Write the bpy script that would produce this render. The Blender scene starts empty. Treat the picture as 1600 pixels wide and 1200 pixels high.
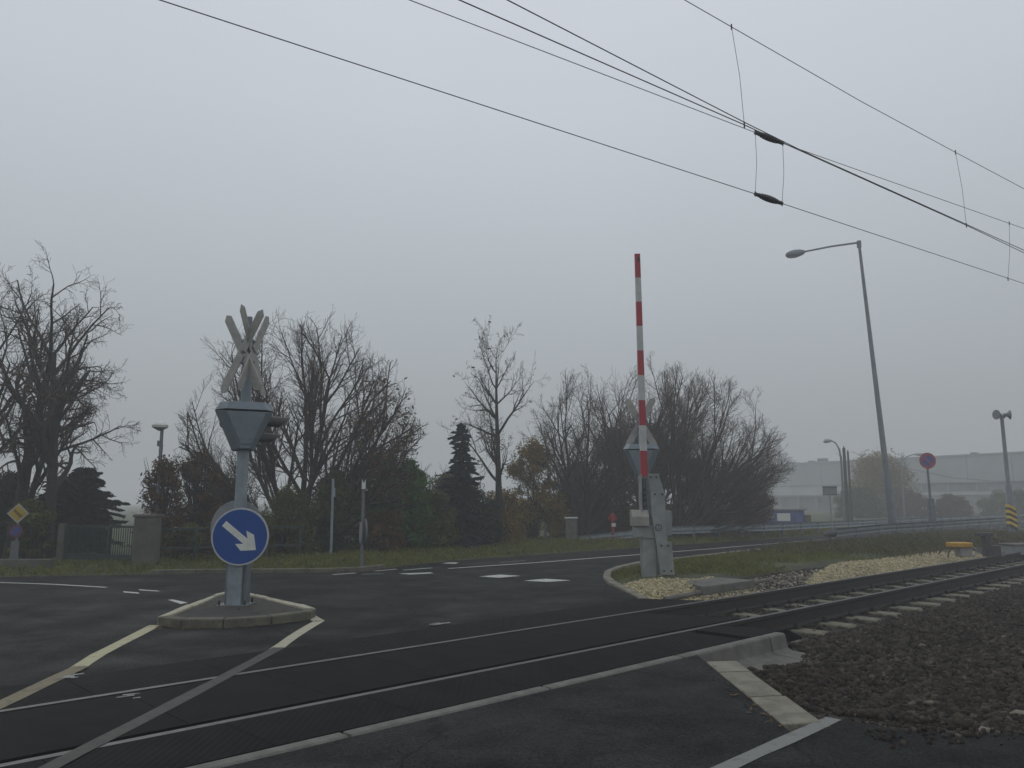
import bpy, math, random
import numpy as np
from mathutils import Vector, Matrix

# ------------------------------------------------------------------ camera, sky, sun, exposure
SC = bpy.context.scene
COL = SC.collection
CAM_H = 1.62
F = 1250.0                      # focal length in pixels of the 1600 px wide photograph
PITCH = math.atan(184 / F)
cam_d = bpy.data.cameras.new('camera')
cam = bpy.data.objects.new('camera', cam_d)
COL.objects.link(cam)
cam_d.sensor_width = 36.0
cam_d.lens = F / 1600 * 36
cam_d.clip_start = 0.05
cam_d.clip_end = 6000
cam.location = (0, 0, CAM_H)
cam.rotation_euler = (math.radians(90) + PITCH, 0, 0)
SC.camera = cam

world = bpy.data.worlds.new('World')
SC.world = world
world.use_nodes = True
wt = world.node_tree
wt.nodes.clear()
wo = wt.nodes.new('ShaderNodeOutputWorld')
sky = wt.nodes.new('ShaderNodeTexSky')
sky.sky_type = 'NISHITA'
sky.sun_disc = False
sky.sun_elevation = math.radians(28)
sky.sun_rotation = math.radians(150)
sky.dust_density = 6.0
sky.air_density = 1.5
bg1 = wt.nodes.new('ShaderNodeBackground')
bg1.inputs['Strength'].default_value = 0.05
wt.links.new(sky.outputs[0], bg1.inputs['Color'])
# closed cloud deck: luminance of a standard overcast sky, brighter towards the zenith all the way round
tc = wt.nodes.new('ShaderNodeTexCoord')
sep = wt.nodes.new('ShaderNodeSeparateXYZ')
wt.links.new(tc.outputs['Generated'], sep.inputs[0])
mr = wt.nodes.new('ShaderNodeMapRange')
mr.inputs['From Min'].default_value = 0.0
mr.inputs['From Max'].default_value = 1.0
mr.inputs['To Min'].default_value = 0.0
mr.inputs['To Max'].default_value = 1.0
wt.links.new(sep.outputs['Z'], mr.inputs['Value'])
cr = wt.nodes.new('ShaderNodeValToRGB')
ce = cr.color_ramp.elements
ce[0].position = 0.0; ce[0].color = (0.300, 0.325, 0.342, 1)
ce[1].position = 0.62; ce[1].color = (0.680, 0.715, 0.785, 1)
e_ = ce.new(0.22); e_.color = (0.460, 0.500, 0.535, 1)
e_ = ce.new(0.45); e_.color = (0.610, 0.650, 0.710, 1)
wt.links.new(mr.outputs[0], cr.inputs['Fac'])
nz = wt.nodes.new('ShaderNodeTexNoise')
nz.inputs['Scale'].default_value = 1.6
nz.inputs['Detail'].default_value = 3.0
wt.links.new(tc.outputs['Generated'], nz.inputs['Vector'])
nr = wt.nodes.new('ShaderNodeMapRange')
nr.inputs['To Min'].default_value = 0.92
nr.inputs['To Max'].default_value = 1.08
wt.links.new(nz.outputs['Fac'], nr.inputs['Value'])
bg2 = wt.nodes.new('ShaderNodeBackground')
wt.links.new(cr.outputs[0], bg2.inputs['Color'])
wt.links.new(nr.outputs[0], bg2.inputs['Strength'])
mx = wt.nodes.new('ShaderNodeMixShader')
mx.inputs[0].default_value = 0.92
wt.links.new(bg1.outputs[0], mx.inputs[1])
wt.links.new(bg2.outputs[0], mx.inputs[2])
wt.links.new(mx.outputs[0], wo.inputs['Surface'])

sun_d = bpy.data.lights.new('sun', 'SUN')
sun_d.energy = 0.5
sun_d.angle = math.radians(40)
sun_d.color = (1.0, 0.97, 0.93)
sun = bpy.data.objects.new('sun', sun_d)
COL.objects.link(sun)
sun.rotation_euler = (math.radians(62), 0, math.radians(-150))
SC.view_settings.view_transform = 'Standard'
SC.view_settings.look = 'None'
SC.view_settings.exposure = 0.0
SC.view_settings.gamma = 1.0
SC.view_settings.use_curve_mapping = False
SC.cycles.use_denoising = True
SC.cycles.volume_bounces = 1
SC.cycles.max_bounces = 5
SC.cycles.transparent_max_bounces = 8
HAZE = 0.0047

# ------------------------------------------------------------------ geometry of the place
CP, SP = math.cos(PITCH), math.sin(PITCH)
def ray(px, py):
    v = (600 - py) / F
    return Vector(((px - 800) / F, CP - v * SP, SP + v * CP))
def G(px, py, z=0.0):                       # point of the ground (height z) seen at a pixel
    d = ray(px, py); k = (z - CAM_H) / d.z
    return Vector((d.x * k, d.y * k, z))
def AT(px, py, Y):                          # point at depth Y
    d = ray(px, py); k = Y / d.y
    return Vector((d.x * k, Y, CAM_H + d.z * k))
ANG = math.radians(45.75)                   # heading of the railway, clockwise from +Y
UX, UY = math.sin(ANG), math.cos(ANG)
def ST(s, t, z=0.0):                        # s along the track, t across it, away from the camera
    return Vector((s * UX - t * UY, s * UY + t * UX, z))
T2, T1 = 5.94, 7.445                        # near and far rail

# ------------------------------------------------------------------ mesh helpers
class MB:
    def __init__(self): self.v = []; self.f = []; self.m = []
    def add(self, vs, fs, mi=0):
        o = len(self.v); self.v += [tuple(p) for p in vs]
        for f in fs: self.f.append(tuple(i + o for i in f)); self.m.append(mi)
        return self
    def box(self, c, s, rz=0.0, mi=0, rot=None):
        x, y, z = s[0] / 2, s[1] / 2, s[2] / 2
        R = rot if rot is not None else Matrix.Rotation(rz, 3, 'Z')
        c = Vector(c)
        vs = [c + R @ Vector(p) for p in ((-x,-y,-z),(x,-y,-z),(x,y,-z),(-x,y,-z),(-x,-y,z),(x,-y,z),(x,y,z),(-x,y,z))]
        return self.add(vs, [(0,3,2,1),(4,5,6,7),(0,1,5,4),(1,2,6,5),(2,3,7,6),(3,0,4,7)], mi)
    def tube(self, pts, rs, n=10, mi=0, caps=True, up=None):
        pts = [Vector(p) for p in pts]
        if not isinstance(rs, (list, tuple)): rs = [rs] * len(pts)
        rings = []
        for i, p in enumerate(pts):
            d = (pts[min(i+1, len(pts)-1)] - pts[max(i-1, 0)]).normalized()
            a = Vector((0,0,1)) if abs(d.z) < 0.95 else Vector((0,1,0))
            e1 = d.cross(a).normalized(); e2 = d.cross(e1).normalized()
            rings.append([p + (e1 * math.cos(2*math.pi*k/n) + e2 * math.sin(2*math.pi*k/n)) * rs[i] for k in range(n)])
        vs = [q for r in rings for q in r]; fs = []
        for i in range(len(pts)-1):
            for k in range(n):
                fs.append((i*n+k, i*n+(k+1) % n, (i+1)*n+(k+1) % n, (i+1)*n+k))
        if caps:
            fs.append(tuple(range(n))[::-1]); fs.append(tuple((len(pts)-1)*n+k for k in range(n)))
        return self.add(vs, fs, mi)
    def prism(self, poly, e1, e2, e3, depth, o=(0,0,0), mi=0):
        """polygon (a,b) in plane e1,e2 at o, thickness depth along e3"""
        o, e1, e2, e3 = Vector(o), Vector(e1), Vector(e2), Vector(e3)
        n = len(poly)
        lo = [o + e1*a + e2*b for a, b in poly]; hi = [p + e3*depth for p in lo]
        fs = [tuple(range(n))[::-1], tuple(n+i for i in range(n))]
        fs += [(i, (i+1) % n, n+(i+1) % n, n+i) for i in range(n)]
        return self.add(lo+hi, fs, mi)
    def build(self, name, mats, parent=None, smooth=False, bevel=0.0, loc=None, rz=None):
        me = bpy.data.meshes.new(name)
        me.from_pydata(self.v, [], self.f)
        if not isinstance(mats, (list, tuple)): mats = [mats]
        for m in mats: me.materials.append(m)
        if len(mats) > 1: me.polygons.foreach_set('material_index', self.m)
        me.validate()
        import bmesh
        bm = bmesh.new(); bm.from_mesh(me); bmesh.ops.recalc_face_normals(bm, faces=bm.faces); bm.to_mesh(me); bm.free()
        if smooth:
            me.polygons.foreach_set('use_smooth', [True] * len(me.polygons))
            try: me.set_sharp_from_angle(angle=math.radians(40))
            except Exception: pass
        o = bpy.data.objects.new(name, me); COL.objects.link(o)
        if parent is not None: o.parent = parent
        if loc is not None: o.location = loc
        if rz is not None: o.rotation_euler.z = rz
        if bevel:
            b = o.modifiers.new('bevel', 'BEVEL'); b.width = bevel; b.segments = 2; b.limit_method = 'ANGLE'
        return o
def np_obj(name, V, Fq, mat, parent=None, smooth=False, attr=None):
    """fast mesh from numpy arrays; Fq is an (n,3) or (n,4) face array or a list of such"""
    me = bpy.data.meshes.new(name)
    Fs = Fq if isinstance(Fq, list) else [Fq]
    Fs = [f for f in Fs if len(f)]
    V = np.asarray(V, np.float32)
    loops = np.concatenate([f.reshape(-1) for f in Fs]).astype(np.int32)
    tot = np.concatenate([np.full(len(f), f.shape[1], np.int32) for f in Fs])
    st = np.concatenate([[0], np.cumsum(tot)[:-1]]).astype(np.int32)
    me.vertices.add(len(V)); me.vertices.foreach_set('co', V.reshape(-1))
    me.loops.add(len(loops)); me.loops.foreach_set('vertex_index', loops)
    me.polygons.add(len(tot)); me.polygons.foreach_set('loop_start', st)
    try: me.polygons.foreach_set('loop_total', tot)
    except Exception: pass
    if smooth: me.polygons.foreach_set('use_smooth', np.ones(len(tot), bool))
    me.update(calc_edges=True)
    if attr is not None:
        for k, a in attr.items():
            at = me.attributes.new(k, 'FLOAT', 'POINT'); at.data.foreach_set('value', np.asarray(a, np.float32))
    for m in (mat if isinstance(mat, (list, tuple)) else [mat]): me.materials.append(m)
    o = bpy.data.objects.new(name, me); COL.objects.link(o)
    if parent is not None: o.parent = parent
    return o
def tag(o, label=None, cat=None, group=None, kind=None):
    if label: o['label'] = label
    if cat: o['category'] = cat
    if group: o['group'] = group
    if kind: o['kind'] = kind
    return o
def thing(name, label, cat, loc=(0,0,0), rz=0.0, group=None, kind=None):
    o = bpy.data.objects.new(name, None); COL.objects.link(o)
    o.location = loc; o.rotation_euler = (0,0,rz); o.empty_display_size = 0.2
    return tag(o, label, cat, group, kind)
def copy_tree(o, parent=None):
    c = o.copy(); COL.objects.link(c); c.parent = parent
    for ch in list(o.children): copy_tree(ch, c)
    return c
def inst(src, name, parent, loc, rz=0.0, scale=None):
    c = bpy.data.objects.new(name, src.data); COL.objects.link(c); c.parent = parent
    c.location = loc; c.rotation_euler.z = rz
    for m in src.modifiers:
        if m.type == 'BEVEL':
            b = c.modifiers.new('bevel', 'BEVEL'); b.width = m.width; b.segments = m.segments; b.limit_method = 'ANGLE'
    if scale: c.scale = scale
    return c

# ------------------------------------------------------------------ materials
def mat(name, base, rough=0.7, var=0.25, scale=6.0, base2=None, metal=0.0, spec=0.4, bump=0.0, bscale=60.0, detail=6.0, speck=0.0, coord='Object', tone=False):
    m = bpy.data.materials.new(name); m.use_nodes = True
    nt = m.node_tree; b = nt.nodes['Principled BSDF']
    b.inputs['Roughness'].default_value = rough
    b.inputs['Metallic'].default_value = metal
    b.inputs['Specular IOR Level'].default_value = spec
    t = nt.nodes.new('ShaderNodeTexCoord')
    n1 = nt.nodes.new('ShaderNodeTexNoise'); n1.inputs['Scale'].default_value = scale; n1.inputs['Detail'].default_value = detail
    n1.inputs['Roughness'].default_value = 0.62
    nt.links.new(t.outputs[coord], n1.inputs['Vector'])
    cr = nt.nodes.new('ShaderNodeValToRGB')
    c2 = base2 if base2 else tuple(c * (1 - var) for c in base)
    c1 = tuple(min(1, c * (1 + (0 if base2 else var * 0.6))) for c in base)
    cr.color_ramp.elements[0].position = 0.32; cr.color_ramp.elements[0].color = (*c2, 1)
    cr.color_ramp.elements[1].position = 0.68; cr.color_ramp.elements[1].color = (*c1, 1)
    nt.links.new(n1.outputs['Fac'], cr.inputs[0])
    out = cr.outputs[0]
    if speck:
        n2 = nt.nodes.new('ShaderNodeTexNoise'); n2.inputs['Scale'].default_value = bscale * 1.7; n2.inputs['Detail'].default_value = 2
        nt.links.new(t.outputs[coord], n2.inputs['Vector'])
        r2 = nt.nodes.new('ShaderNodeMapRange'); r2.inputs['From Min'].default_value = 0.3; r2.inputs['From Max'].default_value = 0.7
        r2.inputs['To Min'].default_value = 1 - speck; r2.inputs['To Max'].default_value = 1 + speck
        nt.links.new(n2.outputs['Fac'], r2.inputs['Value'])
        mu = nt.nodes.new('ShaderNodeVectorMath'); mu.operation = 'SCALE'
        nt.links.new(out, mu.inputs[0]); nt.links.new(r2.outputs[0], mu.inputs['Scale'])
        out = mu.outputs[0]
    if tone:
        ta_ = nt.nodes.new('ShaderNodeAttribute'); ta_.attribute_name = 'tone'
        mt_ = nt.nodes.new('ShaderNodeVectorMath'); mt_.operation = 'SCALE'
        nt.links.new(out, mt_.inputs[0]); nt.links.new(ta_.outputs['Fac'], mt_.inputs['Scale']); out = mt_.outputs[0]
    nt.links.new(out, b.inputs['Base Color'])
    if bump:
        n3 = nt.nodes.new('ShaderNodeTexNoise'); n3.inputs['Scale'].default_value = bscale; n3.inputs['Detail'].default_value = 4
        nt.links.new(t.outputs[coord], n3.inputs['Vector'])
        bp = nt.nodes.new('ShaderNodeBump'); bp.inputs['Strength'].default_value = bump; bp.inputs['Distance'].default_value = 0.02
        nt.links.new(n3.outputs['Fac'], bp.inputs['Height']); nt.links.new(bp.outputs[0], b.inputs['Normal'])
    return m
M = {}
def asphalt_mat():
    m = bpy.data.materials.new('asphalt'); m.use_nodes = True
    nt = m.node_tree; b = nt.nodes['Principled BSDF']; b.inputs['Specular IOR Level'].default_value = 0.06
    t = nt.nodes.new('ShaderNodeTexCoord')
    def noise(s_, d=6, r=0.6):
        n = nt.nodes.new('ShaderNodeTexNoise'); n.inputs['Scale'].default_value = s_; n.inputs['Detail'].default_value = d; n.inputs['Roughness'].default_value = r
        nt.links.new(t.outputs['Object'], n.inputs['Vector']); return n.outputs['Fac']
    def rng_(f, a0, a1, b0, b1):
        r = nt.nodes.new('ShaderNodeMapRange'); r.inputs['From Min'].default_value = a0; r.inputs['From Max'].default_value = a1
        r.inputs['To Min'].default_value = b0; r.inputs['To Max'].default_value = b1; nt.links.new(f, r.inputs['Value']); return r.outputs[0]
    def mul(a, c):
        k = nt.nodes.new('ShaderNodeMath'); k.operation = 'MULTIPLY'; nt.links.new(a, k.inputs[0]); nt.links.new(c, k.inputs[1]); return k.outputs[0]
    patch = rng_(noise(0.28, 5), 0.35, 0.68, 0.80, 1.22)
    stain = rng_(noise(1.7, 8, 0.7), 0.40, 0.62, 0.62, 1.20)
    vo = nt.nodes.new('ShaderNodeTexVoronoi'); vo.inputs['Scale'].default_value = 75
    nt.links.new(t.outputs['Object'], vo.inputs['Vector'])
    sp = nt.nodes.new('ShaderNodeSeparateColor'); nt.links.new(vo.outputs['Color'], sp.inputs[0])
    grain = rng_(sp.outputs[0], 0, 1, 0.45, 1.75)
    fine = rng_(noise(210, 2), 0.3, 0.7, 0.7, 1.3)
    # thin wandering cracks and seams, sealed with darker bitumen
    wv = nt.nodes.new('ShaderNodeTexVoronoi'); wv.feature = 'DISTANCE_TO_EDGE'; wv.inputs['Scale'].default_value = 0.33
    ds = nt.nodes.new('ShaderNodeVectorMath'); ds.operation = 'MULTIPLY_ADD'
    nn = nt.nodes.new('ShaderNodeTexNoise'); nn.inputs['Scale'].default_value = 1.3; nn.inputs['Detail'].default_value = 5
    nt.links.new(t.outputs['Object'], nn.inputs['Vector']); nt.links.new(nn.outputs['Color'], ds.inputs[0]); ds.inputs[1].default_value = (0.9, 0.9, 0.0)
    nt.links.new(t.outputs['Object'], ds.inputs[2]); nt.links.new(ds.outputs[0], wv.inputs['Vector'])
    crack = rng_(wv.outputs['Distance'], 0.0, 0.010, 0.40, 1.0)
    sx_ = nt.nodes.new('ShaderNodeSeparateXYZ'); nt.links.new(ds.outputs[0], sx_.inputs[0])
    trk_ = None
    for c_ in (-0.62, 0.95, -6.2, -7.8):           # lanes polished by tyres
        sb = nt.nodes.new('ShaderNodeMath'); sb.operation = 'SUBTRACT'; nt.links.new(sx_.outputs[0], sb.inputs[0]); sb.inputs[1].default_value = c_ + 0.25
        ab = nt.nodes.new('ShaderNodeMath'); ab.operation = 'ABSOLUTE'; nt.links.new(sb.outputs[0], ab.inputs[0])
        o_ = rng_(ab.outputs[0], 0.05, 0.55, 1.22, 1.0)
        trk_ = o_ if trk_ is None else mul(trk_, o_)
    val = mul(mul(mul(mul(mul(patch, stain), grain), fine), crack), trk_)
    cm = nt.nodes.new('ShaderNodeVectorMath'); cm.operation = 'SCALE'; cm.inputs[0].default_value = (0.0200, 0.0215, 0.0203); nt.links.new(val, cm.inputs['Scale'])
    nt.links.new(cm.outputs[0], b.inputs['Base Color'])
    nt.links.new(rng_(noise(0.9, 6), 0.35, 0.65, 0.62, 0.92), b.inputs['Roughness'])
    bp = nt.nodes.new('ShaderNodeBump'); bp.inputs['Strength'].default_value = 0.8; bp.inputs['Distance'].default_value = 0.012
    nt.links.new(noise(80, 4), bp.inputs['Height']); nt.links.new(bp.outputs[0], b.inputs['Normal'])
    return m
M['asphalt'] = asphalt_mat()
M['asphalt_far'] = M['asphalt']
M['rubber'] = mat('crossing_rubber', (0.0050, 0.0058, 0.0072), 0.75, 0.5, 2.4, base2=(0.0125, 0.0122, 0.0115), bump=0.2, bscale=120, speck=0.4, spec=0.035, detail=9)
M['concrete'] = mat('concrete', (0.135, 0.133, 0.115), 0.85, 0.35, 5, bump=0.4, bscale=70, speck=0.15)
M['kerb'] = mat('kerb_concrete', (0.20, 0.19, 0.145), 0.88, 0.4, 4, bump=0.5, bscale=60, speck=0.2)
M['mossy'] = mat('island_concrete', (0.125, 0.12, 0.088), 0.9, 0.5, 3.5, bump=0.6, bscale=50, speck=0.25)
M['island_top'] = mat('island_earth_paving', (0.042, 0.039, 0.033), 0.92, 0.4, 4, bump=0.7, bscale=50, speck=0.3)
M['sleeper'] = mat('sleeper_concrete', (0.19, 0.178, 0.13), 0.9, 0.45, 4, bump=0.4, bscale=60, speck=0.25)
M['rail_side'] = mat('rusty_rail', (0.026, 0.021, 0.018), 0.85, 0.4, 7, bump=0.3, bscale=80)
M['rail_top'] = mat('polished_rail_head', (0.085, 0.085, 0.08), 0.55, 0.35, 10, metal=0.4)
M['ballast'] = mat('ballast_stone', (0.046, 0.040, 0.032), 0.92, 0.5, 8, base2=(0.027, 0.0205, 0.015), bump=0.3, bscale=60, speck=0.3, spec=0.15, detail=1, tone=True)
M['pale_stone'] = mat('pale_stone', (0.22, 0.20, 0.155), 0.9, 0.35, 8, bump=0.4, bscale=40, tone=True)
M['gravel'] = mat('yellow_gravel', (0.40, 0.35, 0.20), 0.9, 0.4, 11, base2=(0.27, 0.235, 0.14), bump=0.3, bscale=40, speck=0.25, tone=True)
M['galv'] = mat('galvanised_steel', (0.27, 0.32, 0.35), 0.5, 0.25, 5, metal=0.35, bump=0.05, bscale=30)
M['galv_dark'] = mat('weathered_galvanised_steel', (0.16, 0.185, 0.20), 0.6, 0.3, 4, metal=0.3)
M['sig_grey'] = mat('signal_grey_paint', (0.15, 0.19, 0.215), 0.5, 0.14, 3, bump=0.04, bscale=30)
M['board_back'] = mat('crossbuck_back', (0.34, 0.335, 0.31), 0.65, 0.2, 6)
M['visor'] = mat('visor_black', (0.05, 0.052, 0.055), 0.6, 0.2, 8)
M['blue'] = mat('sign_blue', (0.006, 0.060, 0.27), 0.45, 0.12, 5)
M['blue_dull'] = mat('sign_blue_dull', (0.03, 0.06, 0.26), 0.5, 0.15, 5)
M['signwhite'] = mat('sign_white', (0.62, 0.65, 0.60), 0.5, 0.12, 8)
M['rimwhite'] = mat('sign_rim', (0.45, 0.48, 0.48), 0.5, 0.15, 8)
M['signred'] = mat('sign_red', (0.34, 0.035, 0.045), 0.5, 0.15, 6)
M['signyellow'] = mat('sign_yellow', (0.62, 0.42, 0.03), 0.5, 0.15, 6)
M['black'] = mat('black_paint', (0.02, 0.02, 0.02), 0.6, 0.2, 6)
M['armred'] = mat('barrier_red', (0.34, 0.028, 0.04), 0.5, 0.18, 5)
M['armwhite'] = mat('barrier_white', (0.46, 0.47, 0.46), 0.55, 0.2, 4)
M['barr_grey'] = mat('barrier_grey_paint', (0.23, 0.255, 0.255), 0.55, 0.25, 4, bump=0.06, bscale=30)
M['barr_beige'] = mat('barrier_beige_paint', (0.27, 0.265, 0.235), 0.55, 0.25, 4)
M['wire'] = mat('wire', (0.06, 0.06, 0.064), 0.6, 0.2, 4)
M['porcelain'] = mat('insulator_brown', (0.05, 0.048, 0.05), 0.35, 0.25, 8)
M['lampgrey'] = mat('lamp_column_grey', (0.16, 0.18, 0.20), 0.55, 0.25, 2, metal=0.2)
M['lampglass'] = mat('lamp_bowl', (0.35, 0.37, 0.38), 0.25, 0.1, 8)
M['bark'] = mat('bark', (0.032, 0.026, 0.021), 0.95, 0.45, 6, bump=0.5, bscale=25)
M['bark_grey'] = mat('bark_grey', (0.042, 0.036, 0.031), 0.95, 0.45, 6, bump=0.5, bscale=25)
M['twig'] = mat('twig', (0.075, 0.053, 0.040), 0.95, 0.3, 2)
M['twig_red'] = mat('twig_reddish', (0.092, 0.060, 0.044), 0.95, 0.3, 2)
def leafmat(n, a, b): return mat(n, a, 0.75, 0.3, 2.6, base2=b, spec=0.2)
M['lf_brown'] = leafmat('leaf_brown', (0.155, 0.088, 0.032), (0.050, 0.035, 0.015))
M['lf_green'] = leafmat('leaf_green', (0.085, 0.200, 0.034), (0.034, 0.088, 0.014))
M['lf_mixed'] = leafmat('leaf_mixed', (0.125, 0.125, 0.030), (0.040, 0.058, 0.014))
M['lf_yellow'] = leafmat('leaf_yellow', (0.300, 0.190, 0.020), (0.100, 0.080, 0.014))
M['lf_ivy'] = leafmat('leaf_ivy', (0.038, 0.056, 0.018), (0.012, 0.019, 0.008))
M['needle'] = leafmat('needle_blue', (0.026, 0.040, 0.042), (0.010, 0.017, 0.019))
M['needle2'] = leafmat('needle_dark', (0.024, 0.036, 0.030), (0.010, 0.015, 0.013))
M['grass'] = leafmat('grass_blade', (0.180, 0.180, 0.030), (0.075, 0.088, 0.016))
M['drygrass'] = leafmat('dry_grass', (0.130, 0.100, 0.050), (0.050, 0.042, 0.022))
M['wood'] = mat('pole_wood', (0.075, 0.062, 0.052), 0.9, 0.35, 5)
M['gate'] = mat('gate_green', (0.020, 0.036, 0.034), 0.6, 0.25, 4)
M['plaster'] = mat('pillar_plaster', (0.105, 0.10, 0.085), 0.92, 0.35, 3, bump=0.4, bscale=40)
M['wh_upper'] = mat('warehouse_grey_cladding', (0.36, 0.385, 0.385), 0.7, 0.10, 0.35)  # warehouse tones pulled close together: part of the haze is painted into them
M['wh_white'] = mat('warehouse_white_band', (0.43, 0.45, 0.42), 0.7, 0.12, 0.4)
M['wh_dark'] = mat('warehouse_plinth', (0.25, 0.26, 0.25), 0.8, 0.2, 0.4)
M['wh_glass'] = mat('warehouse_window', (0.19, 0.235, 0.225), 0.3, 0.25, 0.5)
M['shedblue'] = mat('shed_blue', (0.03, 0.05, 0.22), 0.6, 0.2, 1)
M['hydred'] = mat('hydrant_red', (0.32, 0.025, 0.02), 0.5, 0.2, 8)
M['yellowbox'] = mat('machine_yellow', (0.48, 0.27, 0.02), 0.5, 0.2, 5)
M['plate_grey'] = mat('sign_back_grey', (0.24, 0.26, 0.27), 0.55, 0.15, 6)
M['dullwhite'] = mat('sign_dull_white', (0.36, 0.36, 0.30), 0.6, 0.25, 8)
M['dull_red'] = mat('sign_faded_red', (0.12, 0.035, 0.06), 0.6, 0.25, 6)
M['dull_grey'] = mat('sign_panel_grey', (0.12, 0.135, 0.14), 0.6, 0.2, 6)
M['mid_yellow'] = mat('sign_dull_yellow', (0.42, 0.29, 0.03), 0.6, 0.2, 6)

def paint_mat(name, paint, under, wear=0.5, scale=7.0):
    m = bpy.data.materials.new(name); m.use_nodes = True
    nt = m.node_tree; b = nt.nodes['Principled BSDF']; b.inputs['Roughness'].default_value = 0.7
    t = nt.nodes.new('ShaderNodeTexCoord')
    n1 = nt.nodes.new('ShaderNodeTexNoise'); n1.inputs['Scale'].default_value = scale; n1.inputs['Detail'].default_value = 9; n1.inputs['Roughness'].default_value = 0.75
    nt.links.new(t.outputs['Object'], n1.inputs['Vector'])
    cr = nt.nodes.new('ShaderNodeValToRGB')
    cr.color_ramp.elements[0].position = wear - 0.14; cr.color_ramp.elements[0].color = (*under, 1)
    cr.color_ramp.elements[1].position = wear + 0.06; cr.color_ramp.elements[1].color = (*paint, 1)
    nt.links.new(n1.outputs['Fac'], cr.inputs[0]); nt.links.new(cr.outputs[0], b.inputs['Base Color'])
    n2 = nt.nodes.new('ShaderNodeTexNoise'); n2.inputs['Scale'].default_value = 110
    nt.links.new(t.outputs['Object'], n2.inputs['Vector'])
    bp = nt.nodes.new('ShaderNodeBump'); bp.inputs['Strength'].default_value = 0.35; bp.inputs['Distance'].default_value = 0.01
    nt.links.new(n2.outputs['Fac'], bp.inputs['Height']); nt.links.new(bp.outputs[0], b.inputs['Normal'])
    return m
ASPH = (0.0235, 0.0255, 0.0265)
M['p_white'] = paint_mat('road_paint_white', (0.46, 0.47, 0.43), ASPH, 0.42)
M['p_worn'] = paint_mat('road_paint_worn', (0.26, 0.265, 0.25), ASPH, 0.50)
M['p_yellow'] = paint_mat('road_paint_yellow', (0.36, 0.345, 0.20), ASPH, 0.41)
M['p_cream'] = paint_mat('road_paint_cream', (0.37, 0.35, 0.25), ASPH, 0.40)
M['p_dim'] = paint_mat('road_paint_under_dirt', (0.026, 0.0235, 0.016), (0.0060, 0.0066, 0.0078), 0.49)
M['p_mid'] = paint_mat('road_paint_yellow_dirty', (0.14, 0.118, 0.055), (0.012, 0.0125, 0.013), 0.44)
M['p_stop'] = paint_mat('road_paint_stop', (0.17, 0.178, 0.165), ASPH, 0.40)

# terrain: earth with grass, by a mask stored on the mesh (kind of ground, not light)
def ground_mat():
    m = bpy.data.materials.new('ground_earth_grass'); m.use_nodes = True
    nt = m.node_tree; b = nt.nodes['Principled BSDF']; b.inputs['Roughness'].default_value = 0.95
    t = nt.nodes.new('ShaderNodeTexCoord')
    def noise(s, d=8):
        n = nt.nodes.new('ShaderNodeTexNoise'); n.inputs['Scale'].default_value = s; n.inputs['Detail'].default_value = d
        nt.links.new(t.outputs['Object'], n.inputs['Vector']); return n
    def ramp(f, a, c, p0=0.35, p1=0.65):
        r = nt.nodes.new('ShaderNodeValToRGB'); r.color_ramp.elements[0].position = p0; r.color_ramp.elements[1].position = p1
        r.color_ramp.elements[0].color = (*a, 1); r.color_ramp.elements[1].color = (*c, 1)
        nt.links.new(f, r.inputs[0]); return r.outputs[0]
    dirt = ramp(noise(3).outputs['Fac'], (0.016, 0.013, 0.010), (0.040, 0.033, 0.024))
    grass = ramp(noise(1.4).outputs['Fac'], (0.030, 0.040, 0.012), (0.070, 0.085, 0.022))
    a = nt.nodes.new('ShaderNodeAttribute'); a.attribute_name = 'grassy'
    mi = nt.nodes.new('ShaderNodeMixRGB')
    nt.links.new(a.outputs['Fac'], mi.inputs['Fac']); nt.links.new(dirt, mi.inputs['Color1']); nt.links.new(grass, mi.inputs['Color2'])
    nt.links.new(mi.outputs[0], b.inputs['Base Color'])
    bp = nt.nodes.new('ShaderNodeBump'); bp.inputs['Strength'].default_value = 0.8; bp.inputs['Distance'].default_value = 0.05
    nt.links.new(noise(22).outputs['Fac'], bp.inputs['Height']); nt.links.new(bp.outputs[0], b.inputs['Normal'])
    return m
M['ground'] = ground_mat()
# ribbed crossing rubber: fine grooves across the panels (local x runs along the track)
def rib_mat():
    m = M['rubber'].copy(); m.name = 'crossing_rubber_ribbed'
    nt = m.node_tree; b = nt.nodes['Principled BSDF']
    t = nt.nodes.new('ShaderNodeTexCoord')
    w = nt.nodes.new('ShaderNodeTexWave'); w.wave_type = 'BANDS'; w.bands_direction = 'X'; w.inputs['Scale'].default_value = 5.6
    w.inputs['Distortion'].default_value = 0.15
    g_ = nt.nodes.new('ShaderNodeNewGeometry'); nt.links.new(g_.outputs['Position'], w.inputs['Vector'])
    bp = nt.nodes.new('ShaderNodeBump'); bp.inputs['Strength'].default_value = 0.28; bp.inputs['Distance'].default_value = 0.008
    nt.links.new(w.outputs['Fac'], bp.inputs['Height']); nt.links.new(bp.outputs[0], b.inputs['Normal'])
    return m
M['rib'] = rib_mat()

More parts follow.
